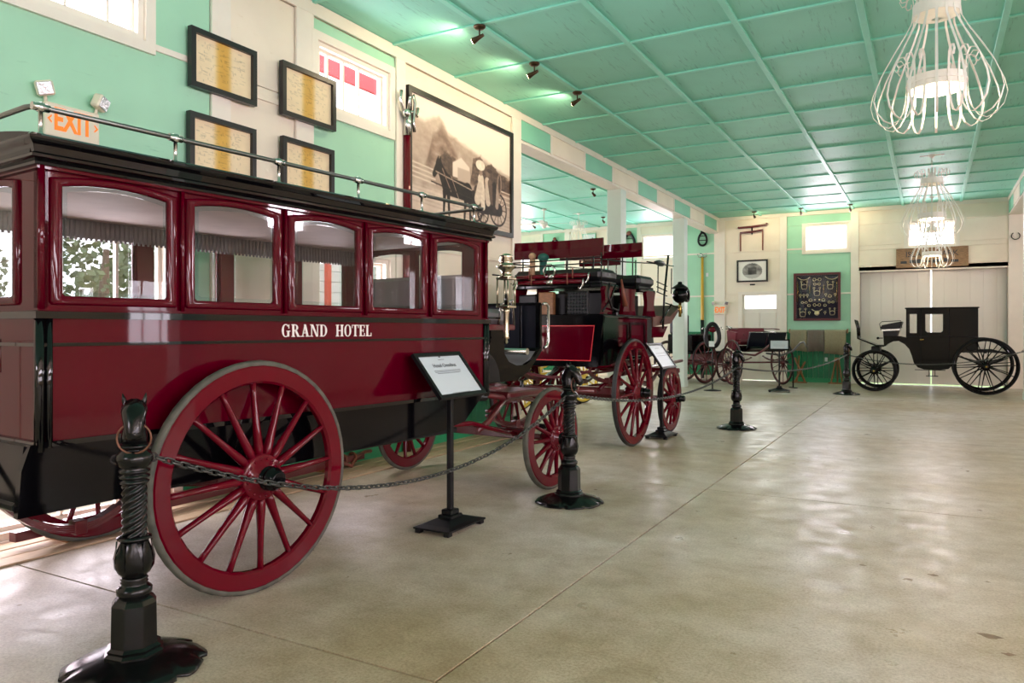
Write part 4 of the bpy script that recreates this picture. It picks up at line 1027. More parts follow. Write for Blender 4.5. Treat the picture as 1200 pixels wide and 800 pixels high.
# ================================================================== THE BLACK BROUGHAM BY THE FAR DOORS
br_ = thing('brougham', 'glossy black closed brougham carriage parked before the tall sliding doors', 'carriage', (0, 19.0, 0))
# local x = world X (front at -x), y = depth
N0, N1 = .16, 1.16
prof = [(-.475, 1.885), (-.475, 1.17), (-.50, 1.165), (-.62, 1.155), (-.74, 1.145), (-.86, 1.07), (-.95, 1.03), (-.95, 1.22), (-.60, 1.22)]
side = [(-.475, 1.885)] + [(-.475, 1.19), (-.56, 1.20), (-.72, 1.16), (-.80, 1.08), (-.86, 1.0), (-.90, 1.0), (-.94, 1.02), (-.90, 1.12), (-.86, 1.26), (-.58, 1.26)]
lowbody = [(-.475, 1.24), (-.60, 1.27), (-.93, 1.27), (-.93, 1.08), (-.9, 1.03), (-.84, 1.09), (-.74, 1.145), (-.62, 1.155), (-.50, 1.08), (-.41, .97), (-.36, .82), (-.32, .66), (-.24, .56), (-.12, .52), (.20, .515), (.36, .54), (.43, .62), (.50, .80), (.62, .92), (.92, .97), (.921, 1.27), (-.475, 1.27)]
MB().prism(lowbody, N0 + .02, N1 - .02, 'xz').build('lower_body', 'black', br_)
def holewall(y0, y1):
    return wall_mesh(-.475, .921, 1.265, 1.885, y0, y1, [(-.42, -.26, 1.335, 1.785), (-.10, .27, 1.345, 1.785)], 'y').build('side_panel', 'black', br_)
holewall(N0 + .02, N0 + .05); holewall(N1 - .05, N1 - .02)
MB().bbox(.89, .921, N0 + .05, N1 - .05, 1.265, 1.885, .004).build('back_panel', 'black', br_)
wall_mesh(N0 + .05, N1 - .05, 1.265, 1.885, -.475, -.445, [(N0 + .14, N1 - .14, 1.36, 1.78)], 'x').build('front_panel', 'black', br_)
MB().bbox(.62, .89, N0 + .06, N1 - .06, 1.265, 1.8, .02).build('squab', 'navy', br_)
MB().bbox(-.50, .945, N0, N1, 1.882, 1.915, .012).build('roof', 'black', br_)
for y, P in ((N0 + .012, 1), (N1 - .012, -1)):
    t0, t1 = sorted((y, y + P * .014))
    MB().ringprism(archloop(.085, .215, 1.315, 1.815, .0, r=.04), archloop(.085, .178, 1.352, 1.778, .0, r=.04), t0, t1).build('window_frame', 'black', br_)
    MB().prism(archloop(.085, .182, 1.348, 1.782, 0, r=.04), *sorted((y + P * .004, y + P * .007))).build('pane', 'glass', br_)
    MB().prism([(-.425, 1.33), (-.255, 1.33), (-.255, 1.79), (-.425, 1.79)], *sorted((y + P * .012, y + P * .015))).build('pane', 'glass', br_)
    dl = MB()
    for x in (-.18, .375): dl.tube([(x, y - P * .002, .56), (x, y - P * .002, 1.88)], .007, 6)
    dl.build('door_edge', 'satin', br_)
MB().tube([(-.475, N0 + .014, 1.262), (.925, N0 + .014, 1.262)], .009, 6).build('belt_moulding', 'satin', br_)
MB().tube([(-.20, N0 - .02, 1.19), (-.12, N0 - .02, 1.192)], .018, 8).build('door_handle', 'brass', br_)
MB().bbox(-.30, .30, N0 + .05, N0 + .07, .50, .515, .002).build('sill_plate', 'satin', br_)
for x in (-.02, .10): MB().bar((x, N0 + .1, .52), (x, N0 - .02, .38), .014, .012).build('step_iron', 'iron', br_)
MB().bbox(-.08, .16, N0 - .1, N0 + .04, .37, .385, .004).build('step', 'iron', br_)
MB().prism([(-.98, 1.42), (-.60, 1.44), (-.55, 1.60), (-.60, 1.60), (-.97, 1.52), (-1.0, 1.47)], N0 + .1, N1 - .1, 'xz').build('driver_cushion', 'leather', br_)
MB().prism([(-.98, 1.385), (-.60, 1.40), (-.60, 1.44), (-.98, 1.42)], N0 + .08, N1 - .08, 'xz').build('seat_board', 'nickel', br_)
MB().prism([(-.93, 1.02), (-.95, 1.38), (-.62, 1.40), (-.66, 1.27), (-.80, 1.24), (-.86, 1.10)], N0 + .12, N1 - .12, 'xz').build('seat_boot', 'leather', br_)
MB().tube([(-.99, N0 + .08, 1.40), (-1.02, N0 + .08, 1.55), (-.97, N0 + .08, 1.60), (-.58, N0 + .08, 1.62), (-.56, N0 + .08, 1.45)], .009, 6).build('seat_iron', 'iron', br_)
MB().prism([(-.93, 1.02), (-1.1, 1.03), (-1.22, 1.08), (-1.49, 1.20), (-1.47, 1.22), (-1.2, 1.11), (-1.08, 1.06), (-.93, 1.06)], N0 + .1, N1 - .1, 'xz').build('footboard', 'black', br_)
ds = MB()
for k in range(2): ds.tube([(-1.475 - .01, (N0 + .12, N1 - .12)[k], 1.2), (-1.50, (N0 + .12, N1 - .12)[k], 1.45), (-1.545, (N0 + .12, N1 - .12)[k], 1.63)], .012, 6)
ds.build('dash_iron', 'iron', br_)
for k in range(5): MB().tube([(-1.485, N0 + .12 + k * .19, 1.21), (-1.505, N0 + .12 + k * .19, 1.45), (-1.55, N0 + .12 + k * .19, 1.64)], .008, 6).build('dash_rail', 'iron', br_)
MB().bbox(-1.50, -1.47, N0 + .12, N1 - .12, 1.2, 1.26, .004).build('dash_foot', 'leather', br_)
MB().tube([(-1.548, N0 + .12, 1.64), (-1.548, N1 - .12, 1.64)], .011, 6).build('dash_rail', 'iron', br_)
MB().tube([(-.95, N0 + .05, 1.22), (-1.05, N0 + .0, 1.22)], .012, 6).sphere((-1.05, N0, 1.22), .03).build('step_pad', 'iron', br_)
K = dict(m='black', cap='satin', tyre='satin', hub=.09, felloe=.05, spoke=.013, wid=.04, capm='brass')
wheel(br_, .62, 14, (1.05, .02, .62), rot=.05, **K); wheel(br_, .62, 14, (1.05, 1.30, .62), True, rot=.2, **K)
wheel(br_, .475, 12, (-1.12, .02, .475), rot=.1, **K); wheel(br_, .475, 12, (-1.12, 1.30, .475), True, rot=.15, **K)
for x, z in ((1.05, .62), (-1.12, .475)): MB().tube([(x, .02, z), (x, 1.3, z)], .025, 8).build('axle', 'satin', br_)
for y in (.3, 1.02):
    leaf_spring(br_, .55, 1.55, y, .86, .2, m='satin', up=False); leaf_spring(br_, .55, 1.55, y, .9, .05, m='satin')
    leaf_spring(br_, -1.5, -.76, y, .74, .2, m='satin', up=False); leaf_spring(br_, -1.5, -.76, y, .78, .12, m='satin')
MB().bbox(-1.2, -1.02, .3, 1.02, .88, 1.03, .02).build('fore_carriage', 'satin', br_)
MB().tube([(.92, .3, .95), (1.2, .3, .96), (1.56, .3, .86)], .02, 8).tube([(.92, 1.02, .95), (1.2, 1.02, .96), (1.56, 1.02, .86)], .02, 8).build('pump_handle', 'satin', br_)

# ================================================================== SMALL CARRIAGES AT THE BACK
GK = dict(m='mahog', cap='satin', tyre='satin', hub=.075, felloe=.04, spoke=.012, wid=.035)
gg = thing('open_gig', 'open red and black gig with a maroon buttoned seat near the far corner', 'gig', (-3.86, 19.72, 0), math.radians(-52))
# local x = forward, axle along y
wheel(gg, .58, 14, (0, -.68, .58), **GK); wheel(gg, .58, 14, (0, .68, .58), True, **GK)
MB().tube([(0, -.66, .58), (0, .66, .58)], .022, 8).build('axle', 'mahog', gg)
for y in (-.42, .42): leaf_spring(gg, -.5, .5, y, .72, .1, m='mahog', up=False, leaves=3, w=.04)
MB().prism([(-.55, .95), (-.3, .86), (.35, .86), (.62, .95), (.6, 1.0), (.33, .92), (-.28, .92), (-.55, 1.0)], -.5, .5, 'xz').build('tub_floor', 'black', gg)
MB().prism([(-.6, .95), (-.2, .90), (-.12, 1.34), (-.66, 1.40)], -.52, -.47, 'xz').build('tub_side', 'maroonfabric', gg); MB().prism([(-.6, .95), (-.2, .90), (-.12, 1.34), (-.66, 1.40)], .47, .52, 'xz').build('tub_side', 'mahog', gg)
MB().bbox(-.55, -.08, -.46, .46, 1.02, 1.16, .05).build('seat_cushion', 'maroonfabric', gg)
sb = MB().prism([(-.66, 1.06), (-.5, 1.06), (-.56, 1.46), (-.68, 1.46)], -.47, .47, 'xz').build('seat_back', 'maroonfabric', gg)
for k in range(9): MB().sphere((-.50 - .02 * (k % 2), -.4 + k * .1, 1.16 + .12 * (k % 2)), .016, n=6, m=4).build('button', 'mahog', sb)
MB().tube([(-.68, -.52, 1.44), (-.70, 0, 1.45), (-.68, .52, 1.44), (-.2, .56, 1.44), (.1, .55, 1.42)], .016, 6).tube([(-.68, -.52, 1.44), (-.2, -.56, 1.44), (.1, -.55, 1.42)], .016, 6).build('seat_rail', 'mahog', gg)
for (ya, yb) in ((-.48, -.02), (.02, .48)): MB().prism([(.34, .90), (.40, .90), (.60, 1.34), (.54, 1.36)], ya, yb, 'xz').build('dash_panel', 'navy', gg)
MB().tube([(.57, -.5, 1.35), (.57, .5, 1.35)], .012, 6).build('dash_rail', 'nickel', gg)
for y in (-.36, .36):
    MB().tube([(-.2, y, .80), (.6, y, .78), (1.05, y * 1.1, .90), (1.45, y * 1.0, 1.10), (1.66, y * .9, 1.13), (1.84, y * .78, 1.02)], [.024, .026, .026, .024, .02, .014], 8).build('shaft', 'greyleather' if y > 0 else 'mahog', gg)
for x, y in ((-.75, -.3), (1.05, .40)):
    MB().tube([(x, y, .02), (x, y, .80)], .016, 8).bbox(x - .12, x + .12, y - .05, y + .05, 0, .02, .004).build('prop_stand', 'satin', gg)
MB().tube([(-.2, -.60, 1.46), (-.45, -.62, 1.50)], .02, 6).build('hand_grip', 'nickel', gg)

ct = thing('red_wheeled_cart', 'dark cart on red spoked wheels behind the end post of the beam', 'cart', (-5.68, 19.9, 0), math.radians(70))
CK = dict(m='mahog', cap='satin', tyre='satin', hub=.08, felloe=.05, spoke=.014, wid=.04)
wheel(ct, .56, 12, (-.15, -.62, .56), **CK); wheel(ct, .56, 12, (-.15, .62, .56), True, **CK)
wheel(ct, .46, 12, (.80, -.62, .46), **CK); wheel(ct, .46, 12, (.80, .62, .46), True, **CK)
for x, z in ((-.15, .56), (.80, .46)): MB().tube([(x, -.6, z), (x, .6, z)], .024, 8).build('axle', 'mahog', ct)
MB().bbox(-.6, 1.1, -.48, .48, .78, .84, .01).build('bed', 'black', ct)
MB().bbox(-.55, .35, -.48, .3, .84, 1.3, .03).build('body', 'black', ct)
MB().bbox(-.5, -.1, -.1, .28, 1.3, 1.82, .04).build('seat_back', 'leather', ct)
for y in (-.3, .3): MB().tube([(.8, y, .5), (-.3, y, .6), (-1.0, y, .62)], .025, 8).build('shaft', 'mahog', ct)
MB().bbox(.74, .88, -.5, .5, .5, .78, .02).build('bolster', 'mahog', ct)

yc = thing('yellow_wheeled_carriage', 'carriage on yellow spoked wheels in the side aisle behind the coach', 'carriage', (-6.7, 12.4, 0), math.radians(78))
YK = dict(m='yellow', cap='satin', tyre='satin', hub=.09, felloe=.05, spoke=.017, wid=.045)
wheel(yc, .58, 14, (-.95, -.7, .58), **YK); wheel(yc, .58, 14, (-.95, .7, .58), True, **YK)
wheel(yc, .48, 12, (.95, -.7, .48), **YK); wheel(yc, .48, 12, (.95, .7, .48), True, **YK)
for x, z in ((-.95, .58), (.95, .48)): MB().tube([(x, -.68, z), (x, .68, z)], .026, 8).build('axle', 'yellow', yc)
MB().bbox(-1.0, 1.0, -.04, .04, .5, .58, .01).build('perch', 'yellow', yc)
for y in (-.4, .4): leaf_spring(yc, -1.4, -.5, y, .84, .16, m='yellow', up=False); leaf_spring(yc, .5, 1.4, y, .78, .16, m='yellow', up=False)
MB().prism([(-1.2, 1.0), (-.4, .84), (.4, .84), (1.1, .98), (1.1, 1.24), (.5, 1.2), (-.3, 1.22), (-1.25, 1.42)], -.5, .5, 'xz').build('body', 'blue', yc)
MB().prism([(-1.25, 1.42), (-.3, 1.22), (-.25, 1.3), (-1.2, 1.74)], -.48, .48, 'xz').build('seat', 'yellow', yc)
MB().prism([(1.0, 1.24), (1.06, 1.24), (1.35, 1.6), (1.28, 1.62)], -.48, .48, 'xz').build('dash_board', 'leather', yc)
# ================================================================== HORSE-HEAD POSTS
def make_post():
    p = thing('horse_head_post', 'x', 'post')
    # scalloped domed foot
    n = 72; rings = []
    def rim(a): 
        s_ = math.cos(a * 9)
        return .277 - .034 * max(0, s_) ** 10 + .006 * math.sin(a * 9)
    for (q, z) in ((1.0, .004), (1.0, .012), (.9, .03), (.7, .05), (.5, .062), (.34, .07)):
        rq = lambda k: q * (.26 + (rim(2 * PI * k / n) - .26) * q ** 8); rings.append([(rq(k) * math.cos(2 * PI * k / n), rq(k) * math.sin(2 * PI * k / n), z) for k in range(n)])
    MB().loft(rings).build('base', 'iron', p)
    o8 = lambda r, z: [(r * math.cos(PI / 8 + k * PI / 4), r * math.sin(PI / 8 + k * PI / 4), z) for k in range(8)]
    MB().loft([o8(.118, .06), o8(.118, .075), o8(.104, .085), o8(.108, .095), o8(.094, .105)], smooth=False).build('plinth', 'iron', p)
    MB().loft([o8(.093, .10), o8(.090, .272), o8(.078, .290), o8(.06, .302)], smooth=False).build('pedestal', 'iron', p)
    MB().lathe([(.055, .298), (.068, .312), (.069, .332), (.055, .345), (.046, .351), (.054, .358), (.046, .365), (.054, .372), (.044, .382)], 20).build('torus', 'iron', p)
    bl = MB().lathe([(.046, .38), (.066, .405), (.074, .44), (.070, .482), (.056, .516), (.05, .532)], 20).build('bulb', 'iron', p)
    lf = MB()
    for k in range(8):
        a = 2 * PI * k / 8; c, s_ = math.cos(a), math.sin(a); t = (-s_, c)
        pts = []
        for (r, z, w) in ((.052, .39, .008), (.069, .42, .020), (.073, .46, .024), (.064, .50, .018), (.062, .53, .010)):
            pts.append((r * c - t[0] * w, r * s_ - t[1] * w, z)); pts.append((r * c + t[0] * w, r * s_ + t[1] * w, z)); pts.append(((r + .006) * c, (r + .006) * s_, z))
        f = []
        for i in range(4): f += [(3 * i, 3 * i + 2, 3 * i + 5, 3 * i + 3), (3 * i + 2, 3 * i + 1, 3 * i + 4, 3 * i + 5)]
        lf.add(pts, f, True)
    o = lf.build('acanthus_leaves', 'iron', bl); o['kind'] = 'stuff'
    MB().lathe([(.05, .528), (.066, .536), (.068, .543), (.052, .55)], 20).build('collar', 'iron', p)
    # twisted shaft
    n = 50; rings = []
    for i in range(41):
        z = .545 + .222 * i / 40; tw = z * 105
        R_ = lambda k: .037 + .0125 * abs(math.sin(2.5 * (2 * PI * k / n) - tw)) ** .7
        rings.append([(R_(k) * math.cos(2 * PI * k / n), R_(k) * math.sin(2 * PI * k / n), z) for k in range(n)])
    MB().loft(rings).build('twisted_shaft', 'iron', p)
    MB().lathe([(.044, .762), (.056, .768), (.058, .775), (.046, .782), (.046, .785), (.060, .791), (.060, .798), (.047, .804), (.047, .808), (.060, .814), (.060, .821), (.046, .828), (.062, .840), (.073, .864), (.070, .885), (.050, .903), (.048, .910), (.064, .917), (.068, .922), (.064, .927), (.045, .934)], 20).build('capital', 'iron', p)
    # horse head: neck, crest and muzzle lofted along a bent line, nose toward +x
    path = [(-.004, .925, .046, .042), (-.008, .96, .047, .042), (-.014, .995, .046, .038), (-.014, 1.03, .046, .036), (.0, 1.06, .046, .040), (.026, 1.072, .044, .043), (.052, 1.055, .038, .040), (.074, 1.02, .030, .033), (.088, .985, .026, .029), (.094, .965, .022, .027), (.092, .955, .01, .014)]
    rings = []
    for i, (x, z, h, w) in enumerate(path):
        a = path[max(i - 1, 0)]; b = path[min(i + 1, len(path) - 1)]; dx, dz = b[0] - a[0], b[1] - a[1]; L = math.hypot(dx, dz); nx, nz = dz / L, -dx / L
        h *= 1.1; w *= 1.18; rings.append([(x + nx * h * math.sin(t), w * math.cos(t), z + nz * h * math.sin(t)) for t in [2 * PI * k / 14 for k in range(14)]])
    hd = MB().loft(rings).build('horse_head', 'iron', p)
    for y in (-1, 1):
        MB().loft([[(-.006 + r * math.cos(t), y * (.032 + .004 * i) + r * .8 * math.sin(t), 1.085 + .018 * i) for t in [2 * PI * k / 8 for k in range(8)]] for i, r in enumerate((.013, .014, .009, .002))]).build('ear', 'iron', hd)
        MB().sphere((.036, y * .038, 1.058), .009, .006, .008, 8, 6).build('eye', 'iron', hd)
        MB().sphere((.093, y * .018, .972), .006, .004, .005, 6, 5).build('nostril', 'iron', hd)
    mn = MB()
    for k in range(8):
        t = k / 7; x, z = -.056 + .012 * math.sin(t * 3), .945 + .12 * t
        mn.sphere((x + .012, 0, z), .016, .012, .015, 8, 5)
    mn.build('mane', 'iron', hd)
    rg = MB(); rg.tube([(.052 + .012 * math.cos(2 * PI * k / 24), .063 * math.cos(2 * PI * k / 24), .958 + .063 * math.sin(2 * PI * k / 24)) for k in range(24)], .0045, 6, closed=True); rg.build('ring', 'rusty', p)
    MB().ringband(.012, .02, -.005, .005, 12, (0, .07, .868), 'x').ringband(.012, .02, -.005, .005, 12, (0, -.07, .868), 'x').build('chain_eye', 'iron', p)
    return p
p0 = make_post()
PL = ['black horse-head post in front of the bus rear wheel', 'black horse-head post beside the bus front wheel', 'black horse-head post standing alone past the coach wheels', 'black horse-head post beside the black brougham front wheel']
PP = [(-2.885, 1.935, -35), (-2.567, 5.532, 5), (-2.406, 10.83, 10), (-1.59, 17.78, 10)]
posts = [p0] + [copy_tree(p0) for _ in range(3)]
for p, l, (x, y, a) in zip(posts, PL, PP): p['label'] = l; p['group'] = 'horse-head posts carrying the chain'; p.location = (x, y, 0); p.rotation_euler = (0, 0, math.radians(a))
# ================================================================== CHAINS
link = MB()
lp = [(.0145 * s_ + .011 * math.cos(a), .011 * math.sin(a)) for s_, a0 in ((1, -PI / 2), (-1, PI / 2)) for a in [a0 + PI * k / 5 for k in range(6)]]
link.tube([(x, y, 0) for x, y in lp], .0048, 6, closed=True)
LINK = link.mesh('link', M['chainm'])
def chain(a, b, sag, label):
    a, b = Vector(a), Vector(b); c = thing('barrier_chain', label, 'chain', a, 0, 'chains between the posts')
    N = 400; pts = [Vector((a.lerp(b, t / N) - a)) + Vector((0, 0, -4 * sag * (t / N) * (1 - t / N))) for t in range(N + 1)]
    d = [0]
    for i in range(N): d.append(d[-1] + (pts[i + 1] - pts[i]).length)
    n = int(d[-1] / .0385); step = d[-1] / n; j = 0
    for k in range(n):
        s_ = (k + .5) * step
        while d[j + 1] < s_: j += 1
        p = pts[j].lerp(pts[j + 1], (s_ - d[j]) / (d[j + 1] - d[j])); t = (pts[min(j + 2, N)] - pts[max(j - 1, 0)]).normalized()
        q = t.to_track_quat('X', 'Z').to_euler(); m = Matrix.Rotation(PI / 2 * (k % 2) + .5, 3, 'X'); e = (q.to_matrix() @ m).to_euler()
        put('link', LINK, c, p, e)
    return c
def eye(i, sgn):
    x, y, a = PP[i]; r = math.radians(a); return (x - sgn * .085 * math.sin(r), y + sgn * .085 * math.cos(r), .866)
chain(eye(0, 1), eye(1, -1), .37, 'black chain sagging in front of the big bus wheel')
chain(eye(1, 1), eye(2, -1), .20, 'black chain passing in front of the coach wheels')
chain(eye(2, 1), eye(3, -1), .17, 'black chain in front of the open gig')
chain(eye(3, 1), (1.64, 17.98, .98), .24, 'black chain passing in front of the brougham')
MB().ringband(.015, .024, -.006, .006, 12, (0, 0, 0), 'y').build('chain_hook', 'iron', bpy.data.objects['trim_5'], (1.63, 18.02, .985))

# ================================================================== READING STANDS
def stand(label, x, y, yaw, z0, z1, wid, dx, lines, frame='satin', glare=False):
    """board facing local -y, leaning back; base plate on four feet"""
    s = thing('reading_stand', label, 'sign stand', (x, y, 0), yaw, 'framed reading stands')
    b = MB(); q = .235
    rings = []
    for (e, z) in ((1, .028), (1, .04), (.75, .052), (.45, .075), (.2, .09)): rings.append([(q * e * a, .15 * e * c, z) for a, c in ((-1, -1), (1, -1), (1, 1), (-1, 1))])
    bb = b.loft(rings, smooth=False).build('base', frame, s)
    for a in (-1, 1):
        for c in (-1, 1): MB().bbox(a * .205 - .025, a * .205 + .025, c * .12 - .022, c * .12 + .022, 0, .03, .004).build('foot', frame, bb)
    MB().bbox(-.07, .07, -.06, .06, .075, .10, .006).bbox(-.05, .05, -.045, .045, .10, .135, .006).build('pedestal', frame, s)
    MB().bbox(-.019, .019, -.019, .019, .12, z0 + .08, .003).build('pole', frame, s)
    bd = bpy.data.objects.new('board', None)
    h = math.hypot(z1 - z0, dx); tilt = math.atan2(dx, z1 - z0); W = wid / 2
    mb = MB(); mb.ringprism([(-W, 0), (W, 0), (W, h), (-W, h)], [(-W + .03, .03), (W - .03, .03), (W - .03, h - .03), (-W + .03, h - .03)], -.012, .014)
    brd = mb.build('board_frame', frame, s, (0, -dx / 2, z0), (-tilt, 0, 0))
    MB().bbox(-W + .01, W - .01, .004, .012, .01, h - .01, .002).build('back_board', frame, brd)
    sh = MB().bbox(-W + .028, W - .028, -.002, .003, .028, h - .028, .001).build('sheet', 'paper', brd)
    for (kind, t, zc, sz, xx) in lines:
        if kind == 't': text('lettering', t, sz, 'ink', sh, (xx, -.004, zc * h), (PI / 2, 0, 0), .0004)
        elif kind == 'l':
            mb = MB(); rr = random.Random(int(zc * 999)); x_ = -sz
            while x_ < sz: w = rr.uniform(.008, .02); mb.box(x_, min(x_ + w, sz), -.0045, -.003, zc * h - .0022, zc * h + .0022); x_ += w + .005
            o = mb.build('small_print', 'inkgrey', sh); o['kind'] = 'stuff'
        elif kind == 'c':
            MB().prism([(xx - .012, zc * h), (xx - .006, zc * h + .008), (xx, zc * h + .012), (xx + .006, zc * h + .008), (xx + .012, zc * h), (xx, zc * h - .004)], -.0045, -.003).build('crest', 'ink', sh)
    MB().tube([(0, .0, z0 + .06), (0, .03 - dx * .0, z0 + .14)], .02, 8).build('tilt_bracket', frame, s)
    return s
L1 = [('c', '', .90, 0, 0), ('l', '', .845, .035, 0), ('t', 'Hotel Omnibus', .71, .045, 0), ('l', '', .60, .16, 0), ('l', '', .57, .16, 0), ('l', '', .54, .14, 0), ('l', '', .1, .11, 0)]
s1 = stand('black reading stand with a pale sheet in front of the bus side', -2.97, 4.40, PI / 2, .935, 1.235, .58, .24, L1)
s2 = stand('black reading stand before the coach wheels, its sheet shining', -3.07, 9.48, PI / 2, .905, 1.225, .60, .22, [('l', '', .8, .08, 0), ('l', '', .6, .17, 0), ('l', '', .5, .17, 0)])
s3 = stand('black reading stand with a pale sheet in front of the open gig', -2.99, 17.77, .15, .95, 1.19, .44, .12, [('l', '', .72, .06, 0), ('l', '', .56, .13, 0), ('l', '', .46, .13, 0), ('l', '', .36, .12, 0)])
# collar on its own stand
hs = thing('collar_stand', 'horse collar with red lining on a black stand by the end post', 'collar stand', (-4.40, 17.35, 0))
MB().lathe([(.20, .0), (.20, .015), (.08, .03), (.02, .045)], 24).build('base', 'satin', hs)
MB().tube([(0, 0, .03), (0, 0, 1.45)], .016, 8).build('pole', 'satin', hs)
cl = MB(); pts = []
for k in range(24):
    a = 2 * PI * k / 24; pts.append((.155 * math.sin(a) * (1 - .12 * math.cos(a)), 0, 1.28 - .27 * math.cos(a) * -1 - .0))
cl.tube(pts, .04, 8, closed=True, ry=.05); cl.build('collar', 'leather', hs)
MB().sphere((0, 0, 1.42), .10, .035, .07, 12, 8).build('pad', 'wheelred', hs)
MB().bbox(-.062, .062, -.075, -.06, 1.02, 1.15, .003).build('card', 'mat_white', hs)
for y in (-1, 1): MB().tube([(y * .16, -.02, 1.44), (y * .21, -.03, 1.47), (y * .24, -.03, 1.42)], .011, 6).build('hame_hook', 'nickel', hs)

# ================================================================== CHANDELIERS
def chandelier_proto():
    c = thing('wire_chandelier', 'x', 'chandelier')
    # local z measured from the lower ring: ring 0 .. .1, crown .66
    NS = 16
    pts = [(.175, .72), (.185, .64), (.195, .56), (.25, .45), (.34, .30), (.44, .12), (.505, -.04), (.525, -.14), (.50, -.24), (.44, -.315), (.375, -.345), (.315, -.315), (.27, -.24), (.243, -.13), (.235, -.02), (.235, .12), (.245, .2), (.275, .245), (.315, .235), (.335, .19), (.315, .15), (.29, .155)]
    mb = MB(); mb.ribbon([(r, 0, z) for r, z in pts], (0, 1, 0), .019, .004); me = mb.mesh('strap', M['whitemetal'])
    for k in range(NS): put('strap', me, c, (0, 0, 0), (0, 0, 2 * PI * k / NS))
    mb = MB(); sp = [(.18, .72), (.19, .80), (.225, .85), (.275, .84), (.295, .79), (.275, .745), (.24, .75), (.235, .785)]
    mb.ribbon([(r, 0, z) for r, z in sp], (0, 1, 0), .014, .004); me2 = mb.mesh('scroll', M['whitemetal'])
    for k in range(NS): put('scroll', me2, c, (0, 0, 0), (0, 0, 2 * PI * (k + .5) / NS))
    MB().ringband(.178, .186, .60, .70, 36).build('crown_band', 'whitemetal', c)
    MB().lathe([(.178, .60), (.12, .575), (.04, .565), (.04, .575), (.12, .585), (.174, .61)], 30, caps=False).build('crown_pan', 'diffuser', c)
    MB().ringband(.222, .230, -.055, .055, 40).build('lower_band', 'whitemetal', c)
    MB().ringband(.232, .24, -.008, .008, 40).build('band_rib', 'whitemetal', c)
    MB().lathe([(.22, .03), (.15, .05), (.03, .06), (.03, .05), (.15, .04), (.218, .02)], 30, caps=False).build('reflector', 'diffuser', c)
    MB().tube([(0, 0, .05), (0, 0, .78)], .009, 8).build('rod', 'whitemetal', c)
    MB().lathe([(.012, .70), (.05, .74), (.02, .82), (.012, .9)], 12).build('finial', 'whitemetal', c)
    for k in range(3):
        a = 2 * PI * k / 3; MB().sphere((.09 * math.cos(a), .09 * math.sin(a), -.005), .03, .03, .035, 10, 8).build('bulb', 'bulb', c)
    return c
CH = chandelier_proto()
CHL = [('white scrolled wire chandelier hanging nearest, cut by the top edge', (.05, 7.55, 3.57), 1.0, 1.0), ('white wire chandelier hanging between the nearest one and the far window', (.03, 15.55, 3.47), .98, 1.0),
       ('white wire chandelier hanging lowest, before the wooden sign', (.04, 20.4, 3.22), .9, 1.0), ('white wire chandelier lit in the side aisle beyond the beam', (-8.35, 18.6, 4.02 - .38), .86, 1.0)]
for i, (l, p, k, _) in enumerate(CHL):
    c = CH if i == 0 else copy_tree(CH)
    c['label'] = l; c['group'] = 'white wire chandeliers'; c.location = p; c.scale = (k, k, k)
for i, (l, p, k, _) in enumerate(CHL):
    c = [o for o in bpy.data.objects if o.name.startswith('wire_chandelier')][i]
    top = (HC - .02 - p[2]) / k
    if top > .92:
        mb = MB(); n = max(1, int((top - .9) / .05)); 
        for j in range(n):
            z = .9 + (top - .9) * (j + .5) / n; h = (top - .9) / n * .62
            mb.tube([(.011 * math.cos(a) * (1 if j % 2 else 0), .011 * math.cos(a) * (0 if j % 2 else 1), z + h * math.sin(a)) for a in [2 * PI * q / 8 for q in range(8)]], .0035, 5, closed=True)
        o = mb.build('hanging_chain', 'whitemetal', c); o['kind'] = 'stuff'
    MB().lathe([(.02, top - .06), (.06, top - .02), (.065, top)], 16).bbox(-.2, .2, -.012, .012, top - .02, top - .004, .003).build('ceiling_hook', 'whitemetal', c)
    l = bpy.data.lights.new('chandelier_lamp', 'POINT'); l.energy = 14 if i < 3 else 10; l.color = (1, .80, .54); l.shadow_soft_size = .07
    lo = bpy.data.objects.new('chandelier_lamp', l); COL.objects.link(lo); lo.parent = c; lo.location = (0, 0, -.09)

# ================================================================== SPOT LAMPS ON THE CEILING
def spot(x, y, az, label, power=22, aim=None):
    s = thing('ceiling_spot', label, 'spotlight', (x, y, HC - .03), az, 'small bronze ceiling spots')
    MB().lathe([(.065, 0), (.065, -.012), (.045, -.03), (.012, -.035)], 18).build('canopy', 'bronze', s)
    MB().tube([(0, 0, -.03), (0, 0, -.1)], .008, 6).build('stem', 'bronze', s)
    d = Vector((.85, 0, -.28)).normalized(); e = Vector((0, 0, -.115))
    MB().tube([e - d * .05, e + d * .02, e + d * .08, e + d * .085], [.016, .024, .036, .034], 12).build('lamp_head', 'bronze', s)
    MB().lathe([(0, 0), (.02, .003), (.03, 0)], 12).build('lamp_bulb', 'bulbspot', s, e + d * .088, (0, math.atan2(d.x, d.z), 0))
    l = bpy.data.lights.new('spot_lamp', 'SPOT'); l.energy = power; l.color = (1, .78, .5); l.spot_size = math.radians(165); l.spot_blend = .7; l.shadow_soft_size = .03
    lo = bpy.data.objects.new('spot_lamp', l); COL.objects.link(lo); lo.parent = s; lo.location = e + d * .11; lo.rotation_euler = (0, -math.atan2(d.x, -d.z), 0)
    return s
spot(-4.11, 6.635, PI, 'bronze ceiling spot nearest, above the high window', 20); spot(-4.11, 7.875, PI, 'bronze ceiling spot, middle of the three above the big photograph', 20); spot(-4.11, 9.115, PI - .2, 'bronze ceiling spot farthest of three by the start of the beam', 24)
spot(-4.11, 20.6, PI / 2, 'bronze ceiling spot above the hanging yoke', 11); spot(-2.93, 20.6, PI / 2, 'bronze ceiling spot above the display case', 11); spot(-1.76, 20.6, PI / 2, 'bronze ceiling spot beside the chandelier near the far wall', 11)
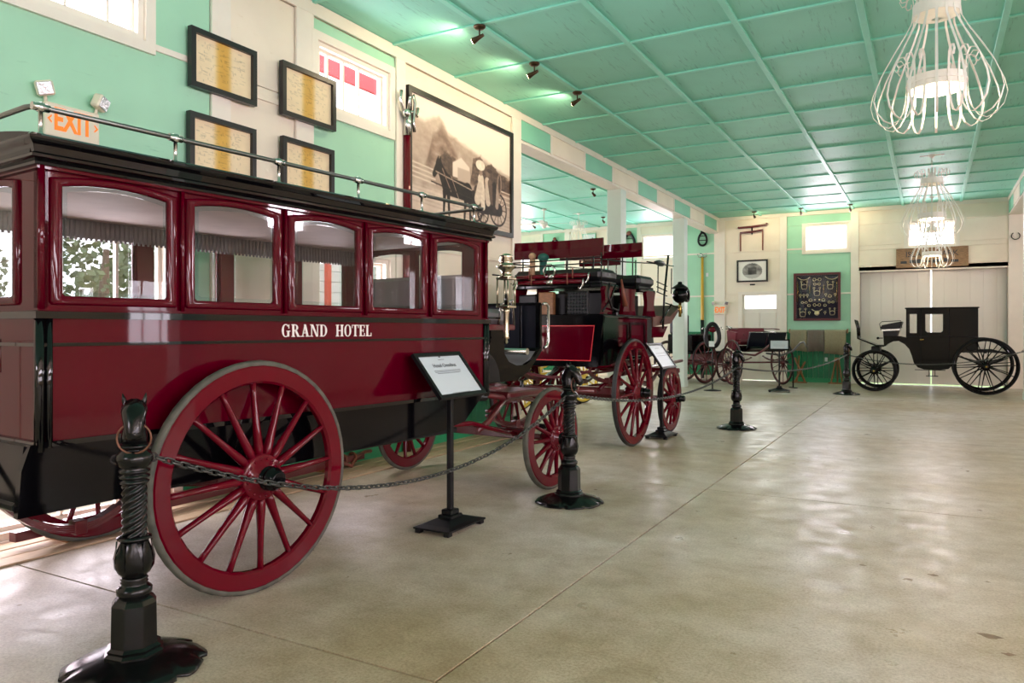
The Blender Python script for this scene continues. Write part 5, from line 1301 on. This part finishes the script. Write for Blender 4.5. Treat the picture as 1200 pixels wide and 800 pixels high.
for i, (x, y) in enumerate(((-10.2, 19.5), (-8.0, 19.5), (-6.6, 15.5))): spot(x, y, PI / 2, 'small ceiling spot in the side aisle ' + ('beyond the fan', 'beside the aisle chandelier', 'behind the first beam post')[i], 3)
fan = thing('ceiling_fan', 'white ceiling fan in the side aisle beneath the pale ceiling', 'fan', (-8.9, 17.6, HC))
MB().lathe([(.07, 0), (.07, -.03), (.02, -.06), (.016, -.32), (.09, -.34), (.11, -.40), (.10, -.44), (.05, -.47), (.06, -.5), (.0, -.53)], 20).build('motor', 'whitemetal', fan)
for k in range(4):
    a = k * PI / 2 + .3; c, s_ = math.cos(a), math.sin(a); P = lambda r, t, z: (r * c - t * s_, r * s_ + t * c, z)
    MB().add([P(.14, -.05, -.4), P(.62, -.07, -.41), P(.62, .07, -.39), P(.14, .05, -.38), P(.14, -.05, -.408), P(.62, -.07, -.418), P(.62, .07, -.398), P(.14, .05, -.388)], [(0, 1, 2, 3), (7, 6, 5, 4), (0, 4, 5, 1), (1, 5, 6, 2), (2, 6, 7, 3), (3, 7, 4, 0)]).build('blade', 'whitemetal', fan)
sd = thing('smoke_detector', 'white disc smoke detector on the side aisle ceiling', 'detector', (-9.9, 14.5, HC)); MB().lathe([(.07, 0), (.07, -.025), (.05, -.035)], 16).build('housing', 'whitemetal', sd)
MB().lathe([(.045, -.035), (.03, -.045)], 16).build('grille', 'mat_white', sd)

# ================================================================== PICTURES AND FITTINGS ON THE LEFT WALL
def lerp(a, b, t): return a + (b - a) * t
def noise2(H, W, cells, seed):
    r = np.random.default_rng(seed); out = np.zeros((H, W)); amp = 1; tot = 0
    for o in range(4):
        n = cells * 2 ** o; g = r.random((n + 1, n + 1)); y = np.linspace(0, n - 1e-6, H); x = np.linspace(0, n - 1e-6, W)
        yi, xi = y.astype(int), x.astype(int); fy, fx = (y - yi)[:, None], (x - xi)[None]
        out += amp * ((g[yi][:, xi] * (1 - fx) + g[yi][:, xi + 1] * fx) * (1 - fy) + (g[yi + 1][:, xi] * (1 - fx) + g[yi + 1][:, xi + 1] * fx) * fy); tot += amp; amp *= .5
    return out / tot
def sepia_photo():
    H, W = 150, 246; Y, X = np.mgrid[0:H, 0:W]; u, v = X / (W - 1), Y / (H - 1)
    n, n2, n3 = noise2(H, W, 5, 3), noise2(H, W, 18, 4), noise2(H, W, 50, 5)
    sm = lambda x, e: np.clip(x / e + .5, 0, 1)                      # soft edge
    g = .97 + 0 * u
    def over(mask, val):
        nonlocal g; g = g * (1 - mask) + val * mask
    hill = np.interp(u, [0, .12, .25, .33, .5, .7, 1], [.20, .20, .10, .22, .28, .34, .44])
    over(sm(v - hill + .05 * (n2 - .5), .05), .80 - .18 * n + .1 * n3)
    over(sm(v - .30 - .12 * u + .03 * (n2 - .5), .03) * .6, .62 + .25 * n2)
    crag = np.interp(u, [0, .13, .19, .27, .33, .42, .5], [.9, .56, .30, .18, .26, .40, .9])
    over(sm(v - crag + .10 * (n2 - .5), .05) * sm(.60 - v, .04), .46 + .42 * n2 - .1 * n)
    tree1 = np.interp(u, [.18, .24, .30, .40, .46, .5], [.9, .50, .40, .44, .50, .9])
    over(sm(v - tree1 + .08 * (n3 - .5), .02) * sm(.64 - v + .05 * (n2 - .5), .03), .22 + .34 * n3)
    tree2 = np.interp(u, [.55, .58, .66, .74, .8, .88, 1], [.62, .40, .34, .42, .36, .44, .46])
    over(sm(v - tree2 + .12 * (n2 - .5) + .06 * (n3 - .5), .02) * sm(u - .55, .03) * sm(.70 - v, .03), .20 + .40 * n3 * (.5 + n))
    over(sm(v - .615, .03), .62 + .22 * n2)
    for k in range(4):
        over(sm(.007 - np.abs(v - (.575 + .04 * k + .10 * u)), .006) * ((u < .22)), .88); over(sm(.007 - np.abs(v - (.54 + .045 * k + .06 * u)), .006) * (u > .83), .9)
    over(sm(v - .76, .05), .74 + .14 * n2 + .06 * n)
    for k in range(5): over(sm(.006 - np.abs(v - .80 - .035 * k - .08 * (u - .5)), .01) * .4, .55 + .3 * n2)
    over(sm(.085 - np.abs(u - .46), .01) * sm(v - .40 - np.abs(u - .46) * .8, .015) * sm(.60 - v, .015), .93); over(sm(.06 - np.abs(u - .485), .01) * sm(v - .5, .01) * sm(.62 - v - .0, .015), .80)
    def ell(cx, cy, rx, ry, val): over(sm(1 - np.sqrt(((u - cx) / rx) ** 2 + ((v - cy) / ry) ** 2), .12), val + .16 * (n3 - .5))
    def line(x0, y0, x1, y1, w, val, w1=None):
        L2 = (x1 - x0) ** 2 + ((y1 - y0) * .6) ** 2; t = np.clip(((u - x0) * (x1 - x0) + (v - y0) * (y1 - y0) * .36) / L2, 0, 1)
        d = np.hypot(u - x0 - t * (x1 - x0), (v - y0 - t * (y1 - y0)) * .6); over(sm(w + ((w1 if w1 is not None else w) - w) * t - d, .004), val + .14 * (n3 - .5))
    for (cx, r) in ((.61, .085), (.69, .07), (.86, .12)):
        d = np.hypot((u - cx), (v - (.97 - r * 1.5)) * .6); over(sm(.006 - np.abs(d - r * .8), .004), .14)
        for k in range(6): a = k * PI / 6; line(cx - r * .75 * math.cos(a), .97 - r * 1.5 - r * 1.25 * math.sin(a), cx + r * .75 * math.cos(a), .97 - r * 1.5 + r * 1.25 * math.sin(a), .0022, .18)
    line(.34, .70, .52, .71, .05, .13); ell(.33, .69, .055, .095, .13); ell(.525, .71, .05, .095, .12)
    line(.31, .66, .245, .53, .045, .13, .026); line(.25, .52, .205, .63, .025, .12, .016); line(.235, .50, .245, .46, .010, .12, .003); line(.255, .50, .265, .46, .010, .12, .003)
    for x, q in ((.30, -.004), (.335, .004), (.505, -.006), (.545, .004)): line(x, .76, x + q, .86, .018, .12, .010); line(x + q, .86, x + q * 2, .955, .010, .12, .009)
    line(.56, .70, .575, .86, .012, .10, .006)
    line(.22, .60, .60, .68, .003, .78); line(.36, .60, .44, .80, .003, .7); line(.28, .56, .36, .74, .004, .6); line(.18, .70, .60, .76, .0035, .2)
    line(.60, .80, .87, .79, .040, .17); line(.585, .70, .63, .80, .02, .18); line(.62, .66, .66, .70, .03, .3)
    line(.665, .54, .69, .80, .032, .90, .022); line(.655, .60, .63, .74, .026, .86, .034); ell(.665, .475, .018, .03, .66); ell(.66, .405, .05, .05, .95)
    line(.735, .54, .745, .74, .026, .84); line(.765, .55, .79, .72, .024, .45); ell(.735, .47, .017, .028, .52); ell(.785, .465, .017, .028, .4); ell(.775, .405, .05, .038, .42); ell(.76, .43, .03, .02, .3)
    line(.815, .56, .82, .80, .022, .2); line(.86, .55, .845, .76, .018, .72); ell(.875, .53, .026, .11, .62); ell(.875, .53, .012, .09, .3)
    g = (np.clip(g, 0, 1) ** 1.35)[..., None]
    return np.where(g < .5, np.array([.08, .05, .045]) * (1 - 2 * g) + np.array([.56, .46, .40]) * 2 * g, np.array([.56, .46, .40]) * (2 - 2 * g) + np.array([1.0, .94, .87]) * (2 * g - 1))
def certificate(seed):
    H, W = 60, 78; Y, X = np.mgrid[0:H, 0:W]; u = X / (W - 1); n = noise2(H, W, 8, seed)[..., None]
    base = np.array([.96, .87, .72]) * (1 - .06 * n); band = np.exp(-((u - .5) / .13) ** 4)[..., None]
    img = base * (1 - band) + np.array([.87, .68, .30]) * band * (1 - .1 * n) + 0
    r = np.random.default_rng(seed + 50)
    for _ in range(120):
        y, x, l = r.integers(5, H - 5), r.integers(5, W - 12), r.integers(2, 8)
        if r.random() < .7: img[y, x:x + l] *= .90
        else: img[y:y + 3, x] *= .86
    return img
def wallpic(label, y, z, w, h, fw, img, cat='picture', fr='blackframe', th=.03, grp=None, name='framed_picture', mat_=None):
    """picture hanging on the left wall, facing +X (local -y -> +X)"""
    p = thing(name, label, cat, (XW + (.031 if grp else .004), y, z), PI / 2, grp)
    W, Hh = w / 2, h / 2
    MB().ringprism([(-W, -Hh), (W, -Hh), (W, Hh), (-W, Hh)], [(-W + fw, -Hh + fw), (W - fw, -Hh + fw), (W - fw, Hh - fw), (-W + fw, Hh - fw)], -th, 0).build('frame', fr, p)
    MB().bbox(-W + .01, W - .01, -th * .35, -.001, -Hh + .01, Hh - .01, .001).build('backing', fr, p)
    printed('print', w - 2 * fw - .002, h - 2 * fw - .002, img, p, (0, -th * .4, 0), (0, 0, 0))
    return p
wallpic('black framed yellowed sheet, upper one beside the near high window', 4.312, 3.62, .672, .485, .045, certificate(1), th=.05, grp='framed yellowed sheets', name='framed_certificate')
wallpic('black framed yellowed sheet, upper one overlapping the second high window', 5.302, 3.64, .705, .50, .045, certificate(2), th=.05, grp='framed yellowed sheets', name='framed_certificate')
wallpic('black framed yellowed sheet, lower one nearer the exit sign', 4.302, 2.93, .678, .485, .045, certificate(3), th=.05, grp='framed yellowed sheets', name='framed_certificate')
wallpic('black framed yellowed sheet, lower one behind the bus rail', 5.293, 2.945, .675, .50, .045, certificate(4), th=.05, grp='framed yellowed sheets', name='framed_certificate')
wallpic('large sepia photograph of a horse and wagon in a dark frame', 8.118, 3.475, 2.465, 1.50, .06, sepia_photo(), cat='photograph', th=.05, name='framed_photograph')
# red carriage pole with nickel crab beside the photograph
cp = thing('wall_pole', 'dark red carriage pole with nickel end standing against the wall', 'pole', (XW + .06, 6.84, 0))
MB().tube([(0, 0, .02), (0, 0, 2.0), (0, 0, 3.72)], [.05, .05, .042], 12).build('shaft', 'wheelred', cp)
MB().tube([(0, 0, 3.62), (0, 0, 3.9)], .05, 12).build('ferrule', 'nickel', cp)
MB().tube([(.0, -.01, 3.88), (.02, -.1, 3.9), (.02, -.15, 4.0), (.02, -.13, 4.1)], .02, 8).tube([(.0, .0, 3.88), (.02, .1, 3.92), (.02, .16, 3.88), (.02, .18, 3.98)], .02, 8).tube([(0, .02, 3.9), (.03, .02, 4.06), (.03, .08, 4.1), (.03, .11, 4.02), (.03, .08, 3.8), (.03, .10, 3.68)], .018, 8).sphere((.03, -.06, 3.86), .05).build('pole_crab', 'nickel', cp)
# lit exit sign with two emergency lamp heads
def exit_sign(loc, rz, label, w, h, boost):
    e = thing('exit_sign', label, 'exit sign', loc, rz, 'exit signs with twin lamps')
    MB().bbox(-w / 2, w / 2, -.05, 0, -h / 2, h / 2, .008).build('case', 'exitcase', e)
    tx = text('lettering', 'EXIT', h * .92, 'orange', e, (0, -.052, 0), (PI / 2, 0, 0), .002, bold=.006); tx.scale = (.62, 1, 1)
    for s_ in (-1, 1):
        x = s_ * w * .42
        MB().add([(x + s_ * .018, -.053, 0), (x - s_ * .012, -.053, .03), (x - s_ * .012, -.053, .016), (x + s_ * .002, -.053, 0), (x - s_ * .012, -.053, -.016), (x - s_ * .012, -.053, -.03)], [(0, 1, 2, 3), (0, 3, 4, 5)]).build('chevron', 'orange', e)
        hd = MB().bbox(-.055, .055, -.05, .02, -.05, .05, .012).build('lamp_head', 'exitcase', e, (s_ * w * .49, -.035, h / 2 + .085), (.25, s_ * .25, s_ * .5))
        MB().bbox(-.046, .046, -.058, -.048, -.042, .042, .004).build('lamp_lens', 'lens', hd)
        MB().tube([(s_ * w * .45, -.025, h / 2 - .01), (s_ * w * .48, -.03, h / 2 + .05)], .012, 6).build('lamp_neck', 'exitcase', e)
    return e
exit_sign((XW + .006, 3.04, 2.84), PI / 2, 'lit exit sign with two lamp heads above the bus roof', .38, .23, 1)
exit_sign((-5.22, YF - .03, 1.975), 0, 'lit exit sign low on the corner post of the far wall', .34, .24, 1)

# ================================================================== FAR WALL OBJECTS
yk = thing('hanging_yoke', 'dark red wooden yoke with hanging straps high on far wall', 'yoke', (-4.335, YF - .04, 0))
MB().tube([(-.38, -.02, 4.30), (-.36, -.02, 4.28), (0, -.02, 4.29), (.38, -.02, 4.32), (.40, -.02, 4.37)], .032, 8).build('yoke_bar', 'mahog', yk)
MB().tube([(.0, -.02, 4.29), (0, -.02, 4.08)], .02, 8).build('stem', 'iron', yk)
MB().tube([(-.32, -.03, 4.135), (0, -.03, 4.15), (.30, -.03, 4.18)], .03, 8).build('swingle_bar', 'mahog', yk)
for x, z in ((-.31, 4.13), (.29, 4.17)): MB().bbox(x - .018, x + .018, -.045, -.02, 3.62, z, .004).build('strap', 'brownleather', yk)
def oval_print():
    H, W = 50, 66; Y, X = np.mgrid[0:H, 0:W]; u, v = X / (W - 1) * 2 - 1, Y / (H - 1) * 2 - 1; n = noise2(H, W, 7, 9)
    ov_ = ((u / .72) ** 2 + (v / .8) ** 2) < 1; g = np.where(ov_, .25 + .6 * n, .93); g = np.where(ov_ & (np.abs(u) < .3) & (np.abs(v) < .35), .12 + .4 * n, g); g = np.where(ov_ & (v > .4), .75, g)
    return np.repeat(np.clip(g, 0, 1)[..., None], 3, 2) * np.array([1, .99, .96])
fp = thing('framed_print', 'black framed oval photograph below the hanging yoke', 'picture', (-4.335, YF - .024, 3.06))
MB().ringprism([(-.42, -.31), (.42, -.31), (.42, .31), (-.42, .31)], [(-.375, -.265), (.375, -.265), (.375, .265), (-.375, .265)], -.03, 0).build('frame', 'blackframe', fp)
MB().bbox(-.41, .41, -.012, -.002, -.30, .30, .001).build('backing', 'blackframe', fp); printed('print', .752, .532, oval_print(), fp, (0, -.014, 0), (0, 0, 0))
tag(MB().bbox(-.07, .07, -.01, 0, -.02, .02, .002).build('name_plate', 'blackframe', None, (-4.335, YF - .001, 2.68)), 'tiny dark plate on the wall under the oval photograph', 'plate')
# glazed display case of bits
dc = thing('display_case', 'maroon framed navy display case of horse bits on mint wall', 'display case', (-2.645, YF - .02, 2.30))
MB().ringprism([(-.585, -.64), (.585, -.64), (.585, .64), (-.585, .64)], [(-.525, -.58), (.525, -.58), (.525, .58), (-.525, .58)], -.09, 0).build('frame', 'caseframe', dc)
MB().bbox(-.56, .56, -.02, -.002, -.62, .62, .002).build('felt_panel', 'casefelt', dc)
MB().bbox(-.53, .53, -.08, -.076, -.585, .585, .0005).build('glazing', 'glass', dc)
def bit(kind, x, z, s_):
    mb = MB(); y = -.035
    R = lambda cx, cz, r, a0=0, a1=2 * PI, n=12: [(x + (cx + r * math.cos(a0 + (a1 - a0) * i / n)) * s_, y, z + (cz + r * math.sin(a0 + (a1 - a0) * i / n)) * s_) for i in range(n + 1)]
    w = .0085
    if kind == 'ring': mb.tube(R(0, 0, .5), w, 6).tube([(x, y, z - .5 * s_), (x, y, z - 1.3 * s_)], w, 6)
    elif kind == 'snaffle': mb.tube(R(-.6, 0, .35), w, 6).tube(R(.6, 0, .35), w, 6).tube([(x - .3 * s_, y, z), (x, y, z - .06 * s_), (x + .3 * s_, y, z)], w * 1.2, 6)
    elif kind == 'curb': 
        for q in (-1, 1): mb.tube([(x + q * .6 * s_, y, z + .7 * s_), (x + q * .6 * s_, y, z - .4 * s_), (x + q * .45 * s_, y, z - .9 * s_)], w, 6).tube(R(q * .6, .8, .18), w * .8, 6)
        mb.tube([(x - .6 * s_, y, z), (x, y, z + .2 * s_), (x + .6 * s_, y, z)], w * 1.2, 6).tube([(x - .45 * s_, y, z - .9 * s_), (x + .45 * s_, y, z - .9 * s_)], w * .8, 6)
    elif kind == 'chain': mb.tube([(x - s_, y, z + .2 * s_), (x - .5 * s_, y, z - .15 * s_), (x, y, z - .25 * s_), (x + .5 * s_, y, z - .15 * s_), (x + s_, y, z + .2 * s_)], w * 1.4, 6)
    elif kind == 'strap': mb.tube([(x, y, z + s_), (x, y, z - s_)], w * 1.2, 6)
    elif kind == 'stirrup': mb.tube(R(0, .1, .5, -.5, PI + .5), w, 6).tube([(x - .45 * s_, y, z - .2 * s_), (x + .45 * s_, y, z - .2 * s_)], w * 1.3, 6)
    elif kind == 'rosette': mb.sphere((x, y, z), .5 * s_, .02, .5 * s_, 12, 6)
    mb.build('bit', 'bone' if kind != 'strap' else 'brass', dc)
for k, x, z, s_ in [('chain', -.33, .50, .16), ('chain', .37, .50, .17), ('snaffle', 0, .46, .11), ('curb', -.32, .32, .12), ('curb', .33, .30, .11), ('snaffle', 0, .34, .09), ('curb', .0, .14, .12), ('strap', -.18, .2, .11), ('strap', .17, .2, .11), ('strap', -.49, .14, .28), ('strap', .49, .14, .28)] + \
        [('ring', -.42 + .09 * k, .05, .055) for k in range(3)] + [('ring', .22, .06, .05), ('ring', .45, .06, .05), ('stirrup', .32, .0, .08), ('snaffle', -.32, -.15, .08), ('snaffle', .35, -.15, .08), ('stirrup', -.16, -.1, .08), ('stirrup', .16, -.1, .08), ('rosette', -.05, -.08, .05), ('rosette', .06, -.08, .05), ('snaffle', 0, -.22, .1), ('stirrup', -.2, -.24, .07), ('stirrup', .2, -.24, .07), ('curb', -.36, -.42, .12), ('curb', .38, -.40, .10), ('ring', -.19, -.42, .05), ('ring', .2, -.42, .05), ('rosette', 0, -.44, .13), ('chain', 0, -.36, .13)]: bit(k, x, z, s_)
# rug rail with three rugs
rr_ = thing('rug_rail', 'wooden rail on two pegs holding rugs below the display case', 'rail', (-2.615, YF - .1, 1.385))
MB().tube([(-.74, 0, 0), (.74, 0, 0)], .016, 8).build('rod', 'darkwood', rr_)
for x in (-.72, .72): MB().bbox(x - .018, x + .018, -.02, .095, -.06, .05, .005).build('bracket', 'darkwood', rr_)
def rug(label, x0, x1, drop, m, dy, seed):
    r = random.Random(seed); n = 16; front, rows = [], 9
    g = thing('draped_rug', label, 'rug', ((x0 + x1) / 2, YF - .1, 1.385), 0, 'folded wool rugs on the rail')
    mb = MB(); w = x1 - x0; ph = r.uniform(0, 6); rings = []
    for i in range(n + 1):
        t = i / n; x = -w / 2 + w * t; f = .008 * math.sin(t * 15 + ph) ; sk = .02 * math.sin(t * 3 + ph)
        path = [(x, .075, -.42), (x, .045, -.02), (x, .02, .028), (x, -.02, .03), (x, -.04 - f * .3, -.02), (x, -.05 - f - dy, -drop * .5), (x + .012 * (t - .5), -.055 - 1.6 * f - dy, -drop + sk)]
        th = [(p[0], p[1] + (.008 if j > 2 else -.008), p[2] + (-.008 if 1 < j < 4 else 0)) for j, p in enumerate(path)]
        rings.append(path + th[::-1])
    mb.loft(rings); mb.build('rug', m, g); return g
rug('olive wool rug, first on the rail next to the gig', -3.31, -2.895, .55, 'blanket_olive', 0, 1)
rug('darker brown wool rug, middle one of three on the rail', -2.875, -2.46, .56, 'blanket_brown', .014, 2)
rug('tan wool rug, last on the rail next to the post', -2.45, -1.93, .62, 'blanket_tan', 0, 3)
ea = thing('folding_trestle', 'wooden crossed trestle leaning by the green wainscot behind the gig', 'trestle', (-3.02, YF - .32, 0))
for (a, b) in (((-.16, .12, .66), (.12, -.1, .03)), ((-.13, -.12, .03), (.1, .1, .56)), ((-.05, .1, .72), (-.1, .05, .03))): MB().bar(a, b, .05, .03).build('leg', 'wood', ea)
MB().bbox(-.2, .18, -.16, -.1, .0, .035, .005).build('foot_rail', 'wood', ea)
sw = thing('saw_trestle', 'narrow wooden A-shaped trestle beside the last horse-head post', 'trestle', (-2.13, YF - .3, 0))
for (x, y) in ((-.13, .0), (.14, .0)): MB().bar((x * .25, y + .1, .62), (x, y - .06, .03), .07, .035).build('leg', 'wood', sw)
MB().bar((.0, .14, .64), (0, .16, .02), .1, .03).build('back_leg', 'wood', sw); MB().bbox(-.2, .2, -.1, -.02, 0, .035, .005).build('foot_rail', 'wood', sw)
MB().bbox(-.05, .05, -.0, .16, .6, .68, .01).build('head', 'wood', sw)
tag(MB().bbox(-.035, .035, -.008, 0, -.055, .055, .003).build('wall_outlet', 'mat_white', None, (-2.42, YF - .004, .62)), 'white outlet plate on green wainscot below the rugs', 'outlet')
tag(MB().bbox(-.035, .035, -.008, 0, -.055, .055, .003).build('wall_switch', 'mat_white', None, (-5.6, YF - .004, 3.0)), 'white switch plate beside the tall yellow pole', 'switch')
# wooden name board over the sliding doors
ws = thing('name_board', 'weathered wooden board with dark lettering above the tall doors', 'sign', (.035, YF - .001, 3.235), 0)
MB().bbox(-.78, .78, -.04, 0, -.235, .235, .006).build('board', 'darkwood', ws)
MB().ringprism([(-.79, -.245), (.79, -.245), (.79, .245), (-.79, .245)], [(-.745, -.2), (.745, -.2), (.745, .2), (-.745, .2)], -.055, -.03).build('frame', 'darkwood', ws)
text('lettering', 'ISLAND PARK', .19, 'ink', ws, (0, -.043, .085), (PI / 2, 0, 0), .003)
mb = MB()
for k, (x, w) in enumerate(((-.62, .14), (-.44, .1), (-.3, .16), (-.08, .1), (.08, .18), (.32, .12), (.5, .16))): mb.bbox(x - w / 2, x + w / 2, -.046, -.038, -.14 + .012 * (k % 2), -.075 + .02 * (k % 3), .003)
o = mb.build('worn_lettering', 'ink', ws); o['kind'] = 'stuff'
hsh = MB(); hsh.tube([(.085 * math.sin(a), 0, -.085 * math.cos(a)) for a in np.linspace(-2.55, 2.55, 18)], .016, 6, ry=.01)
tag(hsh.build('horseshoe', 'iron', None, (1.79, YF - .04, 3.66)), 'single black horseshoe nailed on the pale end post', 'horseshoe')
# yellow pole, harness collars, card in the side aisle
yp = thing('wall_boat_pole', 'tall yellow pole with a nickel fork on the mint end wall', 'pole', (-5.73, YF - .05, 0))
MB().tube([(0, 0, .05), (0, 0, 1.9), (0, 0, 3.5)], [.045, .045, .035], 10).build('shaft', 'yellowwood', yp); MB().tube([(0, 0, .02), (0, 0, 1.7)], .047, 10).build('lower_sleeve', 'satin', yp)
MB().tube([(-.03, 0, 3.5), (-.11, -.02, 3.52), (-.13, -.02, 3.6)], .014, 6).tube([(.03, 0, 3.5), (.11, -.02, 3.52), (.13, -.02, 3.6)], .014, 6).tube([(0, 0, 3.46), (0, 0, 3.56), (-.06, -.02, 3.62)], .02, 6).build('fork', 'nickel', yp)
def collar(label, x, z, k, m):
    c = thing('horse_collar', label, 'collar', (x, YF - .06, z), 0, 'horse collars on the end wall')
    MB().tube([(k * .14 * math.sin(a) * (1 - .2 * math.cos(a)), 0, k * .22 * math.cos(a)) for a in [2 * PI * j / 20 for j in range(20)]], .035 * k, 8, closed=True).build('roll', m, c)
    MB().tube([(-.1 * k, -.03, .1 * k), (.1 * k, -.03, .1 * k)], .012, 6).tube([(-.12 * k, -.04, -.05 * k), (.12 * k, -.04, -.05 * k)], .014, 6).build('strap', 'satin', c)
    MB().sphere((0, -.02, .24 * k), .07 * k, .04, .06 * k, 10, 6).build('pad', 'brownleather' if m == 'leather' else 'satin', c)
collar('black horse collar hanging above the tall yellow pole', -5.72, 4.03, .85, 'satin'); collar('brown topped horse collar on the narrow mint panel above the coach', -10.45, 4.1, .9, 'leather'); collar('long dark horse collar beside the first beam post', -7.95, 4.05, 1.2, 'leather')
bc = thing('bridle_card', 'small framed card with dark shapes high in the side aisle', 'picture', (-9.28, YF - .024, 4.23))
MB().bbox(-.21, .21, -.015, 0, -.17, .17, .004).build('card', 'mat_white', bc); MB().ringprism([(-.225, -.185), (.225, -.185), (.225, .185), (-.225, .185)], [(-.2, -.16), (.2, -.16), (.2, .16), (-.2, .16)], -.02, 0).build('frame', 'teal', bc)
mb = MB()
for x, w, h in ((-.11, .05, .07), (-.03, .06, .05), (.05, .05, .09), (.12, .04, .11)): mb.bbox(x - w / 2, x + w / 2, -.019, -.014, -.06, -.06 + h, .004)
o = mb.build('dark_marks', 'ink', bc); o['kind'] = 'stuff'
wp = thing('aisle_picture', 'framed blue picture on the aisle end wall behind the coach rails', 'picture', (-9.2, YF - .024, 2.85))
MB().ringprism([(-.75, -.45), (.75, -.45), (.75, .45), (-.75, .45)], [(-.69, -.39), (.69, -.39), (.69, .39), (-.69, .39)], -.03, 0).build('frame', 'teal', wp); MB().bbox(-.7, .7, -.012, -.002, -.4, .4, .002).build('sheet', 'blue', wp)

# ================================================================== CARRIAGE POLE LYING UNDER THE BUS
lp_ = thing('loose_pole', 'dark red carriage pole with leather straps lying under the bus', 'pole', (-5.03, 2.55, 0), math.radians(92))
MB().loft([[(x, a * w, .10 + b * h) for a, b in ((-1, -1), (1, -1), (1, 1), (-1, 1))] for x, w, h in ((0, .035, .03), (1.2, .05, .04), (2.6, .045, .04), (3.45, .032, .03))], smooth=False).build('beam', 'mahog', lp_)
for x in (.3, 2.9): MB().bbox(x - .03, x + .03, -.12, .12, .0, .07, .004).build('chock', 'wood', lp_)
for x in (3.0, 3.15, 3.3): MB().tube([(x, .05 * math.cos(a), .10 + .05 * math.sin(a)) for a in [2 * PI * k / 10 for k in range(10)]], .014, 5, closed=True).build('strap', 'brownleather', lp_)
MB().tube([(3.1, -.04, .08), (3.22, -.05, .03), (3.3, -.03, .1), (3.5, 0, .13), (3.62, .02, .12)], .02, 6).build('hanging_strap', 'brownleather', lp_)
